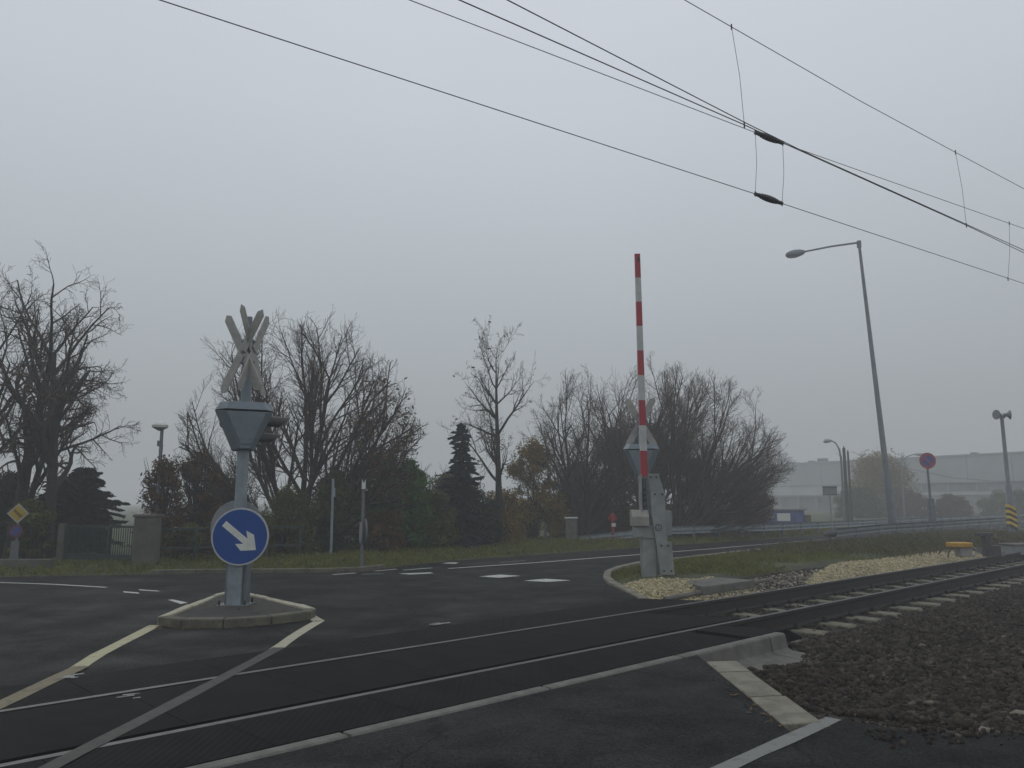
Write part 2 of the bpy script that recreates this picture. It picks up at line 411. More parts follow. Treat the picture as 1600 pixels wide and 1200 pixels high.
# ------------------------------------------------------------------ roads and ground
def P2(v): return (v[0], v[1])
NEAR_ROAD = [(-14, -9), (10, -9), (10, 3.0), (7.2, 4.6), (5.2, 5.6), (4.2, 5.9), (3.55, 5.97), (3.04, 5.97), (2.72, 6.1), (2.47, 6.36),
             (2.32, 6.12), (1.98, 5.98), (1.98, 7.4), P2(ST(7.62, 4.985)), P2(ST(-9.5, 4.985))]
far_a = [P2(ST(-9.5, 8.37)), P2(ST(11.15, 8.37))]
far_nose = [(2.02, 15.2), (1.90, 16.4), (1.93, 17.4), (2.10, 18.6), (2.55, 20.0), (3.3, 21.5)]
far_b = [P2(ST(18.5, 13.15)), P2(ST(25, 13.9)), P2(ST(31, 14.4)), P2(ST(40, 14.6)), P2(ST(60, 14.6)), P2(ST(170, 14.6))]
far_c = [P2(ST(170, 18.0)), P2(ST(60, 18.0)), P2(ST(37, 17.75)), P2(ST(25, 17.65)), P2(ST(20, 17.6)), P2(ST(16.5, 17.5)), P2(ST(14.4, 17.35)), P2(ST(12.6, 16.95)),
         P2(ST(11.7, 16.5)), P2(ST(10.8, 16.25)), (-4.7, 18.85), (-6.2, 18.75), (-8.2, 18.5), (-10.2, 18.0), (-13, 17.4), (-40, 15.5), (-40, 4.0)]
FAR_ROAD = far_a + far_nose + far_b + far_c
def poly_sd(P, X, Y):
    """signed distance, negative inside"""
    P = np.array(P); d = np.full(X.shape, 1e9); inside = np.zeros(X.shape, bool)
    for i in range(len(P)):
        a, b = P[i], P[(i+1) % len(P)]; e = b - a
        tt = np.clip(((X-a[0])*e[0] + (Y-a[1])*e[1]) / max(1e-9, e@e), 0, 1)
        d = np.minimum(d, np.hypot(X-a[0]-tt*e[0], Y-a[1]-tt*e[1]))
        c = ((a[1] > Y) != (b[1] > Y))
        xi = (b[0]-a[0]) * (Y-a[1]) / (b[1]-a[1] if abs(b[1]-a[1]) > 1e-9 else 1e-9) + a[0]
        inside ^= c & (X < xi)
    return np.where(inside, -d, d)
def slab(name, P, mat_, label, depth=0.45):
    import bmesh
    bm = bmesh.new()
    vs = [bm.verts.new((p[0], p[1], 0.0)) for p in P]
    f = bm.faces.new(vs)
    r = bmesh.ops.extrude_face_region(bm, geom=[f])
    bmesh.ops.translate(bm, vec=(0, 0, -depth), verts=[v for v in r['geom'] if isinstance(v, bmesh.types.BMVert)])
    bmesh.ops.triangulate(bm, faces=[f for f in bm.faces if len(f.verts) > 4])
    bmesh.ops.recalc_face_normals(bm, faces=bm.faces)
    me = bpy.data.meshes.new(name); bm.to_mesh(me); bm.free(); me.materials.append(mat_)
    o = bpy.data.objects.new(name, me); COL.objects.link(o)
    return tag(o, label, kind='structure')
slab('road', NEAR_ROAD, M['asphalt'], 'dark asphalt road on the near side of the rails')
slab('road', FAR_ROAD, M['asphalt'], 'dark asphalt junction and road beyond the rails')

rngn = np.random.default_rng(4)
def smooth_noise(X, Y, f, seed):
    r = np.random.default_rng(seed); o = np.zeros_like(X)
    for k in range(6):
        a = r.uniform(0, 6.28); w = f * r.uniform(0.6, 1.6); o += np.sin((X*math.cos(a) + Y*math.sin(a)) * w + r.uniform(0, 6.28))
    return o / 6
def sst(x, a, b): y = np.clip((x-a)/(b-a), 0, 1); return y*y*(3-2*y)
def terrain_z(S, T):
    X, Y = S*UX - T*UY, S*UY + T*UX
    dn, df = poly_sd(NEAR_ROAD, X, Y), poly_sd(FAR_ROAD, X, Y)
    # general level, with the bed of the railway cut in
    z = np.full(S.shape, -0.03)
    z = np.where(T > 8.1, -0.285 + 0.255 * sst(T, 8.1, 9.2), z)
    z = np.where((T <= 8.1) & (T > 3.9), -0.215 - 0.07 * sst(T, 4.7, 5.3), z)
    z = np.where(T <= 3.9, -0.215 + 0.11 * sst(3.9 - T, 0, 2.2), z)
    z = np.where((T > 9.0) & (T < 14.8), z + 0.09 * sst(df, 0.1, 1.2) * sst(T, 9.0, 10.6), z)
    z = np.where(T > 15.0, z + 0.02 + 0.09 * sst(df, 0.05, 2.2), z)
    z = z + 0.03 * smooth_noise(X, Y, 1.7, 3) * np.where(T > 9, 1, 0.6) + 0.15 * smooth_noise(X, Y, 0.12, 5) * sst(np.hypot(X, Y), 45, 120)
    road = np.minimum(dn, df)
    z = np.where(road < 0.0, np.minimum(z, -0.1), z)
    cross = (T > 4.9) & (T < 8.4) & (S < 9.0)
    return np.where(cross, -0.30, z)
def tz(x, y):
    s, t = x*UX + y*UY, -x*UY + y*UX
    return float(terrain_z(np.array([s]), np.array([t]))[0])
sa = np.concatenate([[-700, -400, -220, -120, -60, -35, -20, -12], np.arange(-8, 46, 0.25), np.arange(46, 80, 1.0), [80, 90, 105, 125, 160, 210, 300, 450, 700]])
ta = np.concatenate([[-700, -400, -220, -120, -60, -35, -20, -12], np.arange(-8, 34, 0.22), np.arange(34, 60, 1.0), [60, 70, 85, 105, 140, 200, 300, 450, 700]])
SS, TT = np.meshgrid(sa, ta, indexing='ij')
ZZ = terrain_z(SS, TT)
XX, YY = SS*UX - TT*UY, SS*UY + TT*UX
ns, ntt = SS.shape
idx = np.arange(ns*ntt).reshape(ns, ntt)
quads = np.stack([idx[:-1, :-1], idx[1:, :-1], idx[1:, 1:], idx[:-1, 1:]], -1).reshape(-1, 4)
gm = np.where((TT > 9.2) & (TT < 15), sst(TT, 9.0, 10.2), 0) + np.where(TT > 15, 1.0, 0) + np.where(TT < -3, 0.7, 0)
gm = np.clip(gm + 0.25 * smooth_noise(XX, YY, 2.0, 9), 0, 1)
np_obj('ground', np.stack([XX, YY, ZZ], -1).reshape(-1, 3), quads, M['ground'], smooth=True, attr={'grassy': gm.reshape(-1)})
tag(bpy.data.objects['ground'], 'earth and rough grass ground around road and railway', kind='structure')

# ------------------------------------------------------------------ painted markings (sheets 4 mm up)
def line_sheet(pts, w, m, label, z=0.004, taper=None, name='road_marking'):
    pts = [Vector((p[0], p[1], 0)) for p in pts]
    # resample for slightly ragged edges
    out = []
    rr = random.Random(len(label) * 7 + len(pts))
    for i in range(len(pts)-1):
        n = max(1, int((pts[i+1]-pts[i]).length / 0.35))
        for k in range(n): out.append(pts[i].lerp(pts[i+1], k/n))
    out.append(pts[-1])
    vs, fs = [], []
    for i, p in enumerate(out):
        d = (out[min(i+1, len(out)-1)] - out[max(i-1, 0)]).normalized(); nn = Vector((-d.y, d.x, 0))
        j = rr.uniform(-0.006, 0.006)
        vs += [p + nn*(w/2 + j) + Vector((0,0,z)), p - nn*(w/2 - rr.uniform(-0.006, 0.006)) + Vector((0,0,z))]
        if i: fs.append((2*i-2, 2*i-1, 2*i+1, 2*i))
    return tag(MB().add(vs, fs).build(name, m), label, kind='structure')
def quad_sheet(px4, m, label, z=0.004):
    vs = [G(*p) + Vector((0,0,z)) for p in px4]
    return tag(MB().add(vs, [(0,1,2,3)]).build('road_marking', m), label, kind='structure')
line_sheet([G(112, 1050), (-4.43, 8.9), (-4.72, 10.95)], 0.155, M['p_yellow'], 'yellow line running from the rails up to the traffic island')
line_sheet([(-2.62, 9.20), (-2.66, 10.4), (-2.64, 11.35)], 0.15, M['p_cream'], 'cream line from the rails to the right tip of the island')
line_sheet([(-2.64, 11.30), (-3.05, 12.15)], 0.15, M['p_cream'], 'short cream line along the back of the island tip')
line_sheet([G(436, 1014), G(340, 1066), G(250, 1113), G(120, 1180), G(0, 1245)], 0.135, M['p_dim'], 'dirty lane line across the rubber panels', z=0.0165)
line_sheet([G(128, 1043), G(60, 1075), G(-20, 1114)], 0.155, M['p_mid'], 'dirty end of the yellow line on the rubber panels', z=0.0165)
line_sheet([G(-40, 909), G(80, 913), G(166, 918)], 0.10, M['p_white'], 'thin white edge line towards the gate')
quad_sheet([(192, 924), (216, 926), (218, 928), (194, 926)], M['p_white'], 'short white dash left of a pair near the gate')
quad_sheet([(216, 921), (246, 923), (250, 924.5), (219, 922.7)], M['p_white'], 'short white dash right of a pair near the gate')
quad_sheet([(262, 937.5), (270, 937), (294, 942), (282, 944)], M['p_white'], 'single white dash left of the traffic island')
quad_sheet([(326, 933), (345, 931.5), (347, 933), (330, 935)], M['p_white'], 'white dash touching the back of the island')
quad_sheet([(818, 907.5), (852, 904.5), (892, 907), (856, 909.5)], M['p_white'], 'nearest white give way block on the junction')
quad_sheet([(748, 901), (782, 898), (814, 900), (780, 903)], M['p_white'], 'second white give way block on the junction')
quad_sheet([(622, 896.5), (672, 894.5), (678, 896), (640, 898)], M['p_white'], 'third white give way block on the junction')
quad_sheet([(690, 880.5), (700, 879), (717, 879), (712, 881)], M['p_white'], 'white dash on the far side of the road')
line_sheet([G(520, 898), G(556, 895.5)], 0.13, M['p_white'], 'white dash at the foot of the kerbed verge')
line_sheet([G(565, 897.5), G(600, 896.5)], 0.11, M['p_worn'], 'worn white dash before the kerbed verge')
line_sheet([G(585, 892.5), G(620, 889.5)], 0.10, M['p_white'], 'first white dash along the far edge')
line_sheet([G(630, 891), G(675, 887.5)], 0.10, M['p_white'], 'second white dash along the far edge')
line_sheet([G(700, 888.5), G(760, 884.5), G(840, 879), G(930, 872), G(1000, 866.5), G(1100, 858.5), G(1200, 850), G(1290, 843)], 0.12, M['p_white'], 'long white lane line running along the far road')
line_sheet([G(780, 879), G(820, 876)], 0.09, M['p_worn'], 'worn white dash at the far verge')
line_sheet([(1.22 - 3.2, 5.21 - 3.1), (1.28, 5.18), (2.43, 6.34)], 0.125, M['p_stop'], 'broad grey white stop line before the rails')

# ------------------------------------------------------------------ railway
RZ = math.pi/2 - ANG          # local x axis along the track
trk = thing('railway_track', 'single railway track with rusty rails on concrete sleepers', 'railway', (0,0,0), RZ)
# in the track frame x = s, y = t
def rail_part(t):
    prof = [(-0.036, 0.0), (0.036, 0.0), (0.036, -0.030), (0.010, -0.048), (0.009, -0.140), (0.075, -0.158), (0.075, -0.172), (-0.075, -0.172), (-0.075, -0.158), (-0.009, -0.140), (-0.010, -0.048), (-0.036, -0.030)]
    mb = MB(); n = len(prof); xs = list(np.arange(-26, 90, 2.0)) + [130, 200]
    vs = [(x, t + a, 0.012 + b*1.40) for x in xs for a, b in prof]
    for i in range(len(xs)-1):
        for k in range(n):
            mb_f = (i*n+k, i*n+(k+1) % n, (i+1)*n+(k+1) % n, (i+1)*n+k)
            mb.f.append(mb_f); mb.m.append(1 if k == 0 else 0)
    mb.v = vs
    mb.f.append(tuple(range(n))); mb.m.append(0); mb.f.append(tuple((len(xs)-1)*n + k for k in range(n))[::-1]); mb.m.append(0)
    return mb.build('rail', [M['rail_side'], M['rail_top']], trk)
rail_part(T2); rail_part(T1)
TC = (T1 + T2) / 2
def sleeper_mesh():
    mb = MB(); secs = []
    for y, w, h in ((-1.3, 0.28, 0.05), (-1.26, 0.36, 0.0), (-0.75, 0.36, 0.0), (-0.35, 0.32, 0.02), (0.35, 0.32, 0.02), (0.75, 0.36, 0.0), (1.26, 0.36, 0.0), (1.3, 0.28, 0.05)):
        secs.append([(-w/2-0.02, y, -0.20), (w/2+0.02, y, -0.20), (w/2-0.02, y, -h-0.01), (w/2-0.05, y, -h), (-w/2+0.05, y, -h), (-w/2+0.02, y, -h-0.01)])
    vs = [p for s_ in secs for p in s_]; fs = []
    for i in range(len(secs)-1):
        for k in range(6): fs.append((i*6+k, i*6+(k+1) % 6, (i+1)*6+(k+1) % 6, (i+1)*6+k))
    fs += [tuple(range(6)), tuple(range(42, 48))[::-1]]
    return mb.add(vs, fs)
s0 = sleeper_mesh().build('sleeper', M['sleeper'], trk); s0.location = (10.7, TC, -0.245)
clipm = MB()
for sx in (-1, 1): clipm.box((0, sx*0.105, 0.03), (0.12, 0.06, 0.06)); clipm.tube([(-0.05, sx*0.09, 0.075), (0.05, sx*0.09, 0.075)], 0.012, 6)
c0 = clipm.build('rail_clip', M['rail_side'], s0); c0.location = (0, T2 - TC, 0.0)
c1 = inst(c0, 'rail_clip', s0, (0, T1 - TC, 0.0))
rs = random.Random(8)
for k in range(1, 70):
    s_ = inst(s0, 'sleeper', trk, (10.7 + 0.93*k + rs.uniform(-.02, .02), TC + rs.uniform(-.015, .015), -0.245 + rs.uniform(-.008, .004)), rs.uniform(-.012, .012))
    if k < 40:
        inst(c0, 'rail_clip', s_, (0, T2 - TC, 0)); inst(c0, 'rail_clip', s_, (0, T1 - TC, 0))
# rubber crossing panels
lc = thing('level_crossing', 'ribbed black rubber crossing panels between and beside the rails', 'crossing panels', (0,0,0), RZ)
def panel(s0_, s1_, t0_, t1_, m, top=0.010, cut=None):
    mb = MB(); th = 0.16
    if cut is None:
        mb.box(((s0_+s1_)/2, (t0_+t1_)/2, top - th/2), (s1_-s0_, t1_-t0_, th))
    else:   # last panel: end skewed and ramped down
        a, b = cut
        vs = [(s0_, t0_, top), (a, t0_, top), (b, t1_, top), (s0_, t1_, top), (a+0.42, t0_, top-0.15), (b+0.42, t1_, top-0.15),
              (s0_, t0_, top-th-.01), (s0_, t1_, top-th-.01), (a+0.42, t0_, top-th-.01), (b+0.42, t1_, top-th-.01)]
        mb.add(vs, [(0,1,2,3), (1,4,5,2), (0,6,8,4,1), (3,2,5,9,7), (0,3,7,6), (4,8,9,5), (6,7,9,8)])
    return mb.build('crossing_panel', m, lc)
GAP = 0.006
for row, (t0_, t1_, m_, end, cut) in enumerate((
        (T1 + 0.045, 8.36, M['rib'], 11.2, (11.75, 11.0)),
        (T2 + 0.105, T1 - 0.105, M['rubber'], 9.4, (10.35, 9.75)),
        (5.135, T2 - 0.045, M['rib'], 9.0, (9.9, 9.5)))):
    edges = list(np.arange(-9.6 + 0.2*row, end - 0.1, 1.2)) + [end]
    for a, b in zip(edges[:-1], edges[1:]):
        if b - a > 0.2: panel(a + GAP/2, b - GAP/2, t0_, t1_, m_, top=0.010 + 0.002*((row + int(a*10)) % 3))
    panel(end + GAP/2, None, t0_, t1_, m_, cut=cut)
# precast L-shaped concrete edge units on the near side
def edge_unit(a, b):
    mb = MB()
    prof = [(5.128, 0.008), (5.02, 0.008), (4.995, -0.006), (4.965, -0.165), (4.90, -0.190), (4.52, -0.205), (4.54, -0.31), (5.128, -0.31)]
    n = len(prof)
    vs = [(a, t, z) for t, z in prof] + [(b, t, z) for t, z in prof]
    fs = [(i, (i+1) % n, n+(i+1) % n, n+i) for i in range(n)] + [tuple(range(n)), tuple(range(n, 2*n))[::-1]]
    return mb.add(vs, fs)
edge_l = [-9, -6.4, -3.8, -1.2, 1.2, 3.3, 5.35, 7.4, 9.22, 9.62]
for a, b in zip(edge_l[:-1], edge_l[1:]):
    eu = edge_unit(a + 0.012, b - 0.012).build('concrete_edge_unit', M['concrete'], lc, bevel=0.012)
def chalk(px, py, w, h, seed, label):
    rr = random.Random(seed); mb = MB()
    for k in range(5):
        x0 = px + rr.uniform(-w, w*0.4); y0 = py + rr.uniform(-h, h); L = rr.uniform(w*0.5, w*1.2)
        q = [G(x0, y0), G(x0 + L, y0 - L*0.12), G(x0 + L, y0 - L*0.12 + 1.6), G(x0, y0 + 1.6)]
        mb.add([p + Vector((0, 0, 0.0185 + 0.0006*k)) for p in q], [(0, 1, 2, 3)])
    tag(mb.build('road_marking', M['p_worn']), label, kind='structure')
chalk(112, 1060, 22, 3, 1, 'scribbled white mark near the yellow line')
chalk(200, 1090, 22, 4, 2, 'scribbled white mark between the rails')
chalk(686, 976, 16, 2, 3, 'small white mark at the edge of the far panels')
far_strip = MB().box(((-9 + 11.2)/2, 8.366, -0.05), (20.2, 0.01, 0.118)).build('steel_edge_strip', M['galv_dark'], lc)

# kerb slabs along the right edge of the near road
kb = thing('kerb_row', 'row of pale concrete kerb slabs beside the near road edge', 'kerb', (0,0,0))
ky = [6.16, 6.55, 7.02, 7.5, 8.0, 8.52]
for i in range(len(ky)-1):
    y0, y1 = ky[i] + 0.006, ky[i+1] - 0.006
    a = 0.02 * math.sin(i*2.1)
    MB().prism([(1.985, y0 + (0.0)), (2.30 + a*0.5, y0 + 0.06), (2.30 + a*0.5, y1 + 0.05), (1.985, y1)], (1,0,0), (0,1,0), (0,0,1), 0.40, (0,0,-0.392 - 0.006*i % 0.01)).build('kerb_slab', M['kerb'], kb, bevel=0.012)

# ------------------------------------------------------------------ traffic island
isl_pts = [(-4.70, 10.93), (-4.30, 10.72), (-3.75, 10.72), (-3.2, 11.0), (-2.80, 11.45), (-2.80, 11.78), (-3.1, 12.25), (-3.9, 13.2), (-4.55, 13.9), (-4.85, 13.95), (-4.90, 13.5), (-4.82, 12.2)]
isl = thing('traffic_island', 'kerbed traffic island under the blue arrow sign', 'traffic island', (-4.0, 12.0, 0))
cx, cy = -4.0, 12.0
inner = []
for p in isl_pts:
    v = Vector((p[0]-cx, p[1]-cy, 0)); inner.append(v * (1 - 0.17 / max(0.3, v.length)))
mb = MB(); n = len(inner)
mb.add([(v.x, v.y, 0.085) for v in inner] + [(0.05, 0.05, 0.10)], [(i, (i+1) % n, n) for i in range(n)])
mb.build('island_paving', M['island_top'], isl)
for i in range(n):
    a, b = isl_pts[i], isl_pts[(i+1) % n]
    oa, ob = Vector((a[0]-cx, a[1]-cy, 0)), Vector((b[0]-cx, b[1]-cy, 0)); ia, ib = inner[i], inner[(i+1) % n]
    L = (ob-oa).length; k = max(1, round(L/0.55))
    for j in range(k):
        f0, f1 = j/k + 0.006/L, (j+1)/k - 0.006/L
        q = [oa.lerp(ob, f0), oa.lerp(ob, f1), ia.lerp(ib, f1), ia.lerp(ib, f0)]
        h = 0.115 + 0.006 * math.sin(i*3 + j*5)
        painted = i >= 5
        MB().prism([(v.x, v.y) for v in q], (1,0,0), (0,1,0), (0,0,1), h + 0.05, (0,0,-0.05)).build('kerb_stone', M['p_cream'] if painted else M['mossy'], isl, bevel=0.02)

# ------------------------------------------------------------------ signal with crossbucks
def disc(mb, c, r, nrm, th, n=40, mi=0, ry=None):
    c, nrm = Vector(c), Vector(nrm).normalized()
    e2 = Vector((0,0,1)); e1 = e2.cross(nrm).normalized()
    mb.prism([(r*math.cos(2*math.pi*k/n), r*math.sin(2*math.pi*k/n)) for k in range(n)], e1, e2, nrm, th, c, mi)
def crossing_signal(loc, label, low_post, head_az, visors, z_box, z_top, boards):
    t = thing('crossing_signal', label, 'railway signal', loc)
    if low_post:
        mb = MB(); mb.box((0,0,0.52), (0.21, 0.26, 1.04)); low = mb.build('lower_post', M['galv'], t, bevel=0.012)
        for sx in (-1, 1): MB().box((sx*0.135, 0.05, 0.56), (0.05, 0.20, 1.12)).build('flange', M['galv_dark'], low, bevel=0.006)
        MB().box((0,0,0.012), (0.46, 0.42, 0.024)).build('base_plate', M['galv_dark'], low)
        for sx in (-1,1):
            for sy in (-1,1): MB().tube([(sx*0.19, sy*0.17, 0.02), (sx*0.19, sy*0.17, 0.09)], 0.016, 8).build('bolt', M['rail_side'], low)
    mb = MB(); mb.tube([(0,0,0.03), (0,0,z_box+0.4)], [0.088, 0.088], 20); mb.build('post', M['galv'], t, smooth=True)
    mb = MB(); mb.box((0.055, -0.075, 1.75), (0.035, 0.03, 1.4)); mb.build('cable_cover', M['galv'], t, bevel=0.005)
    mb = MB(); mb.tube([(0,0,z_box+0.5), (0,0,z_box+1.35), (0,0,z_box+1.42), (0,0,z_top)], [0.078, 0.072, 0.046, 0.044], 16); mb.build('mast_top', M['sig_grey'], t, smooth=True)
    # head: inverted trapezoid, front looks along azimuth head_az
    fx, fy = math.sin(head_az), math.cos(head_az)
    e1, e3 = Vector((fy, -fx, 0)), Vector((fx, fy, 0)); e2 = Vector((0,0,1)); o = Vector((0,0,z_box))
    def sec(wt_, wb, zt, zb, d): return [o + e1*a + e2*z + e3*d for a, z in ((-wb/2, zb), (wb/2, zb), (wt_/2, zt), (-wt_/2, zt))]
    front = sec(0.86, 0.30, 0.60, -0.02, 0.17); mid = sec(0.86, 0.30, 0.60, -0.02, -0.02); back = sec(0.58, 0.15, 0.57, 0.0, -0.24)
    mb = MB().add(front+mid+back, [(0,1,2,3), (0,4,5,1), (1,5,6,2), (2,6,7,3), (3,7,4,0), (4,8,9,5), (5,9,10,6), (6,10,11,7), (7,11,8,4), (8,11,10,9)])
    head = mb.build('signal_head', M['sig_grey'], t, bevel=0.014)
    lid = [o + e1*a + e2*0.598 + e3*d for a, d in ((-0.436, 0.18), (0.436, 0.18), (0.436, -0.04), (0.302, -0.258), (-0.302, -0.258), (-0.436, -0.04))]
    lid2 = [o + e1*a + e2*0.725 + e3*d for a, d in ((-0.37, 0.14), (0.37, 0.14), (0.37, -0.03), (0.25, -0.16), (-0.25, -0.16), (-0.37, -0.03))]
    mb = MB().add(lid + lid2, [tuple(range(6)), tuple(range(6, 12))] + [(i, (i+1) % 6, 6+(i+1) % 6, 6+i) for i in range(6)])
    mb.build('lid', M['sig_grey'], head, bevel=0.01)
    bp = sec(0.54, 0.15, 0.52, 0.07, -0.243); bp2 = [p - e3*0.012 for p in bp]
    MB().add(bp+bp2, [(0,1,2,3), (4,7,6,5)] + [(i, (i+1) % 4, 4+(i+1) % 4, 4+i) for i in range(4)]).build('service_cover', M['sig_grey'], head, bevel=0.004)
    for a, z in ((-0.19, 0.47), (0.19, 0.47), (-0.14, 0.32), (0.14, 0.32), (-0.07, 0.14), (0.07, 0.14)):
        p = o + e1*a + e2*z - e3*0.255; MB().tube([p, p - e3*0.014], 0.011, 8).build('bolt', M['galv_dark'], head)
    h1, h3 = e1, e3
    for a, z, r, d_, az in visors:
        c = o + h1*a + e2*z + h3*d_
        e1, e3 = Vector((math.cos(az), -math.sin(az), 0)), Vector((math.sin(az), math.cos(az), 0))
        mb = MB(); nn = 18; vs = []; fs = []          # open hood: longer at the top
        for k in range(nn):
            th = 2*math.pi*k/nn; dv = e1*math.cos(th) + e2*math.sin(th); ln = 0.24 + 0.18*max(0, math.sin(th)*0.5 + 0.5)
            vs += [c + e3*0.165 + dv*r, c + e3*(0.165+ln) + dv*r, c + e3*(0.165+ln) + dv*(r-0.01), c + e3*0.165 + dv*(r-0.01)]
        for k in range(nn):
            a0, b0 = 4*k, 4*((k+1) % nn); fs += [(a0, b0, b0+1, a0+1), (a0+1, b0+1, b0+2, a0+2), (a0+2, b0+2, b0+3, a0+3)]
        v_ = mb.add(vs, fs).build('visor', M['visor'], head, smooth=True)
        MB().tube([c + e3*0.165, c + e3*0.185], [r-0.012, r-0.02], 18).build('lens', M['visor'], v_)
    # crossbucks
    for az, off, zc, hw, hh, mm in boards:
        gx, gy = math.sin(az), math.cos(az); a1, a3 = Vector((gy, -gx, 0)), Vector((gx, gy, 0)); oc = Vector((0,0,zc)) + a3*off
        for sgn, dd in ((1, 0.0), (-1, 0.022)):
            dirv = (a1*(sgn*hw) + Vector((0,0,hh))).normalized(); L = math.hypot(hw, hh); w = 0.078
            pv = a3.cross(dirv)
            for end in (1, -1):                     # each arm is a board of its own
                d2 = dirv*end
                MB().prism([(-w, 0.03), (w, 0.03), (w, L-0.07), (0, L), (-w, L-0.07)], pv, d2, a3, 0.016, oc + a3*dd).build('crossbuck_board', mm, t, bevel=0.003)
        for zz in (-0.16, 0.0, 0.16):
            c = Vector((0,0,zc+zz)); 
            MB().tube([c + Vector((0,0,-0.022)), c + Vector((0,0,0.022))], 0.095, 16).build('clamp', M['galv_dark'], t)
            q = c + a3*(off*0.5); MB().box(q, (0.05, abs(off), 0.03), math.atan2(a3.y, a3.x) - math.pi/2).build('bracket', M['galv_dark'], t)
    return t
sig = crossing_signal((-4.14, 12.34, 0.085), 'grey crossing signal with crossbucks and blue arrow sign on the traffic island', True, math.radians(-25), ((0.14, 0.46, 0.085, 0.05, math.radians(52)), (0.02, 0.20, 0.07, 0.05, math.radians(52)), (-0.22, 0.44, 0.11, 0.0, math.radians(-25))), 2.33, 4.42,
    [(math.radians(28), -0.13, 3.84, 0.40, 0.63, M['board_back']), (math.radians(-80), -0.11, 3.86, 0.42, 0.66, M['board_back'])])
# keep-right sign facing the camera, and the plate of another sign behind
sd = Vector((0.05, -1, 0)).normalized(); se1 = Vector((1, 0.05, 0)).normalized(); se2 = Vector((0,0,1))
so = Vector((0.075, -0.17, 1.02))
mb = MB(); disc(mb, so, 0.425, sd, 0.012, 56); plate = mb.build('arrow_sign', M['rimwhite'], sig, bevel=0.002)
plate['label'] = 'round blue sign with white arrow pointing down to the right'
mb = MB(); disc(mb, so + sd*0.0125, 0.400, sd, 0.003, 56); mb.build('blue_face', M['blue'], plate)
ang = math.atan2(-42, 52); ca, sa_ = math.cos(ang), math.sin(ang)
arrow = [(-0.31, 0.052), (0.135, 0.052), (0.02, 0.165), (0.10, 0.20), (0.315, 0.0), (0.10, -0.20), (0.02, -0.165), (0.135, -0.052), (-0.31, -0.052)]
arrow = [(-0.31, 0.047), (0.11, 0.047), (0.015, 0.125), (0.145, 0.150), (0.315, 0.0), (0.145, -0.150), (0.015, -0.125), (0.11, -0.047), (-0.31, -0.047)]
arrow = [(a*ca - b*sa_, a*sa_ + b*ca) for a, b in arrow]
MB().prism(arrow, se1, se2, sd, 0.002, so + sd*0.0160).build('white_arrow', M['signwhite'], plate)
for zz in (-0.2, 0.2): MB().box(so + Vector((-0.06, 0.06, zz)), (0.30, 0.10, 0.04)).build('bracket', M['galv_dark'], plate)
mb = MB(); disc(mb, (-0.10, 0.18, 1.14), 0.42, (0.08, 1, 0), 0.012, 56); mb.build('sign_back_plate', M['plate_grey'], sig)
sig2 = crossing_signal((3.10, 19.2, 0.02), 'grey crossing signal with pale crossbuck hidden behind the striped barrier arm', False, math.radians(12), ((-0.22, 0.46, 0.12, 0, math.radians(12)), (0.22, 0.46, 0.12, 0, math.radians(12)), (0.0, 0.19, 0.11, 0, math.radians(12))), 2.24, 3.95,
    [(math.radians(8), 0.10, 3.50, 0.34, 0.60, M['board_back'])])

# ------------------------------------------------------------------ barrier
bar = thing('level_crossing_barrier', 'raised red and white barrier with grey drive unit beside gravel', 'barrier', (2.97, 17.32, 0.0))
B = lambda: MB()
B().box((-0.07, 0.06, 0.45), (0.28, 0.28, 1.0)).build('post', M['barr_grey'], bar, bevel=0.012)
B().box((0.05, 0.03, 0.0), (0.62, 0.5, 0.06)).build('base', M['concrete'], bar, bevel=0.01)
B().box((-0.08, 0.06, 0.98), (0.30, 0.34, 0.26)).build('motor_housing', M['barr_grey'], bar, bevel=0.015)
hood = [(-0.20, 0), (0.20, 0), (0.20, 0.20), (0.12, 0.33), (-0.12, 0.33), (-0.20, 0.20)]
B().prism([(-0.19, 0.0), (0.19, 0.0), (0.19, 0.31), (0.13, 0.34), (-0.04, 0.34), (-0.19, 0.20)], (0,1,0), (0,0,1), (1,0,0), 0.36, (-0.43, 0.0, 1.11)).build('hood', M['barr_beige'], bar, bevel=0.012)
B().box((-0.27, 0.02, 1.0), (0.24, 0.28, 0.24)).build('gearbox', M['barr_grey'], bar, bevel=0.012)
B().box((0.35, 0.08, 1.17), (0.16, 0.28, 0.52)).build('side_housing', M['barr_grey'], bar, bevel=0.012)
# counterweight cheeks: bent plates reaching from the arm foot to the ground
fr = [(-0.10, 2.21), (0.12, 2.21), (0.24, 1.80), (0.25, 1.40), (0.26, 0.80), (0.36, 0.78), (0.40, 0.11), (0.11, 0.11), (0.03, 0.78), (-0.05, 1.40), (-0.06, 1.80)]
ck = B().prism(fr, (1,0,0), (0,0,1), (0,1,0), 0.05, (0.03, -0.19, 0)).build('counterweight_plate', M['barr_grey'], bar, bevel=0.008)
B().prism([(a*0.98, z) for a, z in fr], (1,0,0), (0,0,1), (0,1,0), 0.04, (0.03, 0.24, 0)).build('counterweight_plate', M['barr_grey'], bar, bevel=0.008)
for a, z in ((-0.05, 2.14), (0.07, 2.14), (0.03, 1.78), (0.19, 1.78), (0.14, 0.71), (0.28, 0.71), (0.18, 0.19), (0.33, 0.19)):
    B().tube([(0.03 + a, -0.19, z), (0.03 + a, -0.215, z)], 0.020, 8).build('bolt', M['black'], ck)
rg = MB(); nn = 28; vs = []; fs = []
for k in range(nn):
    th = 2*math.pi*k/nn
    for r_ in (0.055, 0.075): vs.append((0.12 + r_*math.cos(th), -0.194, 1.08 + r_*math.sin(th)))
for k in range(nn): a = 2*k; b = 2*((k+1) % nn); fs.append((a, b, b+1, a+1))
rg.add(vs, fs).build('emblem_ring', M['visor'], ck)
